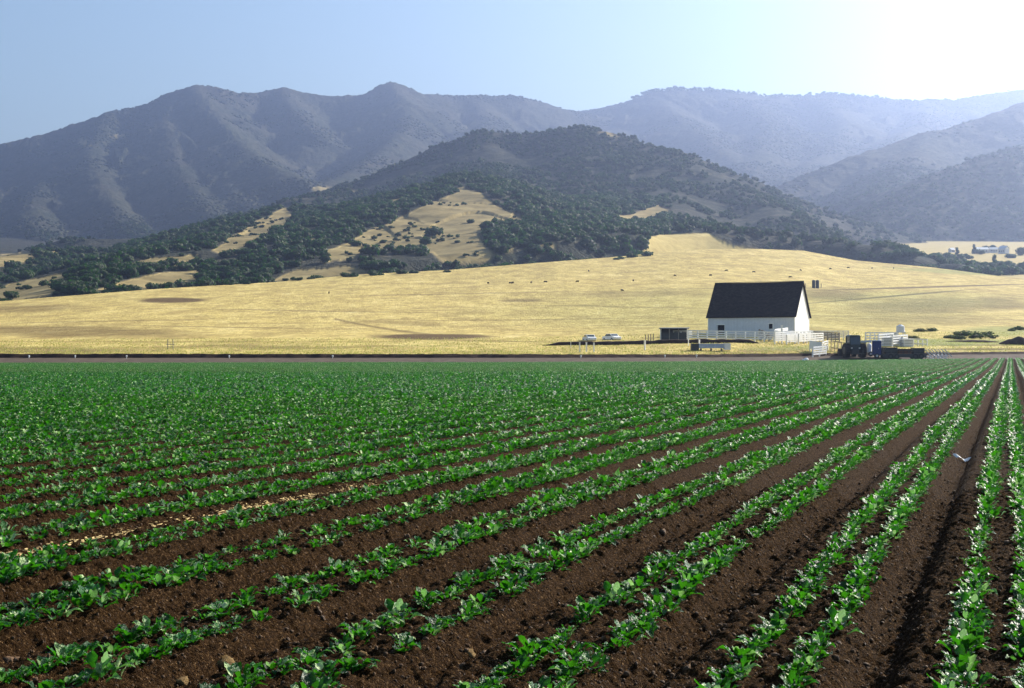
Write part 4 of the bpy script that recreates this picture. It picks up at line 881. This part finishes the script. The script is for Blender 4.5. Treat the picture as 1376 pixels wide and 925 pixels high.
# tank pair on the hill behind the barn
for i, (a, w_, h) in enumerate([(1093.5, 1.7, 3.3), (1098.5, 1.5, 3.5)]):
    p = hit(a, 387.5, 300, 900); s = p[1]/F; t = thing('hill_tank', (p[0], p[1], p[2]-.1), .2*i, ['left one of two dark upright tanks on the rise behind the barn', 'right one of two dark upright tanks on the rise behind the barn'][i], 'tank')
    MB().cyl((0, 0, 0), (0, 0, 10.5*s), 2.3*s, n=18).build('tank_body', M['dark_metal'], t); MB().cyl((0, 0, 10.5*s), (0, 0, 11.5*s), 2.4*s, .8*s, 18).build('lid', M['roofdark'], t)
for i, (a, h) in enumerate([(1082.5, 6), (1103.5, 6)]):
    p = hit(a, 387, 300, 900); s = p[1]/F; tag(MB().cyl((0, 0, -.2), (0, 0, h*s), .5*s, n=8).build('short_post', M['grey_wood'], None, p), ['short dark post left of the hill tanks', 'short dark post right of the hill tanks'][i], 'post')

# distant farm buildings
def house(px_, d, L, W_, H, RH, rz, roofm, label):
    x = wx(px_, d); z = float(hill_z(np.array([x]), np.array([float(d)]), False)[0][0]); t = thing('farmhouse', (x, d, z-.3), rz, label, 'farm building')
    m = MB().box((0, 0, H/2), (L, W_, H)); m.build('wall', M['pale_metal'], t)
    MB().prism([(-W_/2, H), (W_/2, H), (0, H+RH)], -L/2+.05, L/2-.05).build('gable', M['white'], t).rotation_euler = (0, 0, R(90))
    m = MB(); a = math.atan2(RH, W_/2); sl = math.hypot(RH, W_/2)+.5
    for s in (-1, 1): m.box((0, s*(W_/4+.15), H+RH/2+.1), (L+1, sl, .18), rx=-s*a)
    m.build('roof', roofm, t)
    for q in (-.3, 0, .3): MB().box((L*q, -W_/2-.03, H*.55), (1.3, .06, 1.2)).build('window', M['black'], t)
    return t
house(1319, 1520, 13, 8, 4.2, 2.2, .05, M['white'], 'long low farm building with a white roof among the valley trees')
house(1335, 1540, 8, 7, 4, 2, -.1, M['white'], 'small white roofed building right of the long farm building')
house(1349, 1500, 8, 8, 5, 3.2, -.9, M['pale_metal'], 'white gabled farmhouse among trees near the right edge')
house(1279, 1560, 5, 5, 3, 2, .4, M['pale_metal'], 'tiny pale shed among the valley trees left of the farmhouses')

# cattle on the pasture
def cow_mesh():
    import bmesh
    secs = [(-1.15, 1.05, .10, .14), (-1.05, 1.08, .24, .30), (-.7, 1.03, .30, .38), (-.1, .95, .33, .40), (.45, .98, .30, .40), (.75, 1.05, .24, .33), (.98, 1.0, .15, .22), (1.2, .80, .12, .17), (1.42, .55, .12, .14), (1.62, .32, .09, .10), (1.72, .22, .06, .06)]
    n = 12; V = []; Fq = []
    for x, z, ry_, rz_ in secs:
        for k in range(n): a = k*2*math.pi/n; V.append((x, math.cos(a)*ry_, z+math.sin(a)*rz_))
    for i in range(len(secs)-1):
        for k in range(n): Fq.append((i*n+k, i*n+(k+1) % n, (i+1)*n+(k+1) % n, (i+1)*n+k))
    Fq += [tuple(range(n)), tuple((len(secs)-1)*n+k for k in range(n-1, -1, -1))]
    m = MB(); m.add(V, Fq)
    for x, y, kx in ((-.85, .17, .08), (-.85, -.17, .08), (.6, .15, 0), (.6, -.15, 0)):
        m.cyl((x, y, .95), (x-kx, y, .42), .13, .06, 8); m.cyl((x-kx, y, .45), (x, y, 0), .062, .05, 8)
    for y in (-.16, .16): m.cyl((1.35, y*.5, .68), (1.33, y*1.5, .72), .05, .02, 6)
    m.cyl((-1.14, 0, 1.1), (-1.2, 0, .45), .03, .02, 6)
    o = m.build('cow', M['cow']); me = o.data; bpy.data.objects.remove(o); return me
CM = cow_mesh(); me_b = CM
cows_all = [(689, 381.5), (714, 381), (733, 380.5), (776, 380), (851, 378.5), (907, 372), (791, 365.5), (955, 371.5), (976, 365), (1013, 367), (1076, 364.5), (1116, 362.5), (1140, 361), (1172, 361.5), (1201, 361.5), (442, 395), (332, 402), (656, 382), (660, 421), (686, 382), (886, 404), (744, 421), (781, 410), (624, 430), (1062, 374), (836, 392)]
cows = [c for c in cows_all if c[1] < 396]; gq = np.random.default_rng(90)
for i, (a, b) in enumerate(cows):
    p = hit(a, b, 240, 1300); o = link('cow', CM, None, None, p, float(gq.uniform(0, 6.28))); o.scale = (.72,)*3
    tag(o, 'tiny dark cow grazing far up on the golden pasture', 'cow', 'cattle on the golden pasture')

# ---------------------------------------------------------------- haze
hm = bpy.data.materials.new('haze'); hm.use_nodes = True; t = hm.node_tree; t.nodes.remove(t.nodes['Principled BSDF'])
pv = t.nodes.new('ShaderNodeVolumePrincipled'); pv.inputs['Density'].default_value = HAZE_DENSITY; pv.inputs['Anisotropy'].default_value = HAZE_G; pv.inputs['Color'].default_value = (.50, .63, 1.0, 1)
t.links.new(pv.outputs[0], t.nodes['Material Output'].inputs['Volume'])
o = MB().box((600, 3900, 575), (9200, 8000, 1170)).build('haze', hm); tag(o, 'pale blue haze over the whole valley', 'haze', kind='stuff')
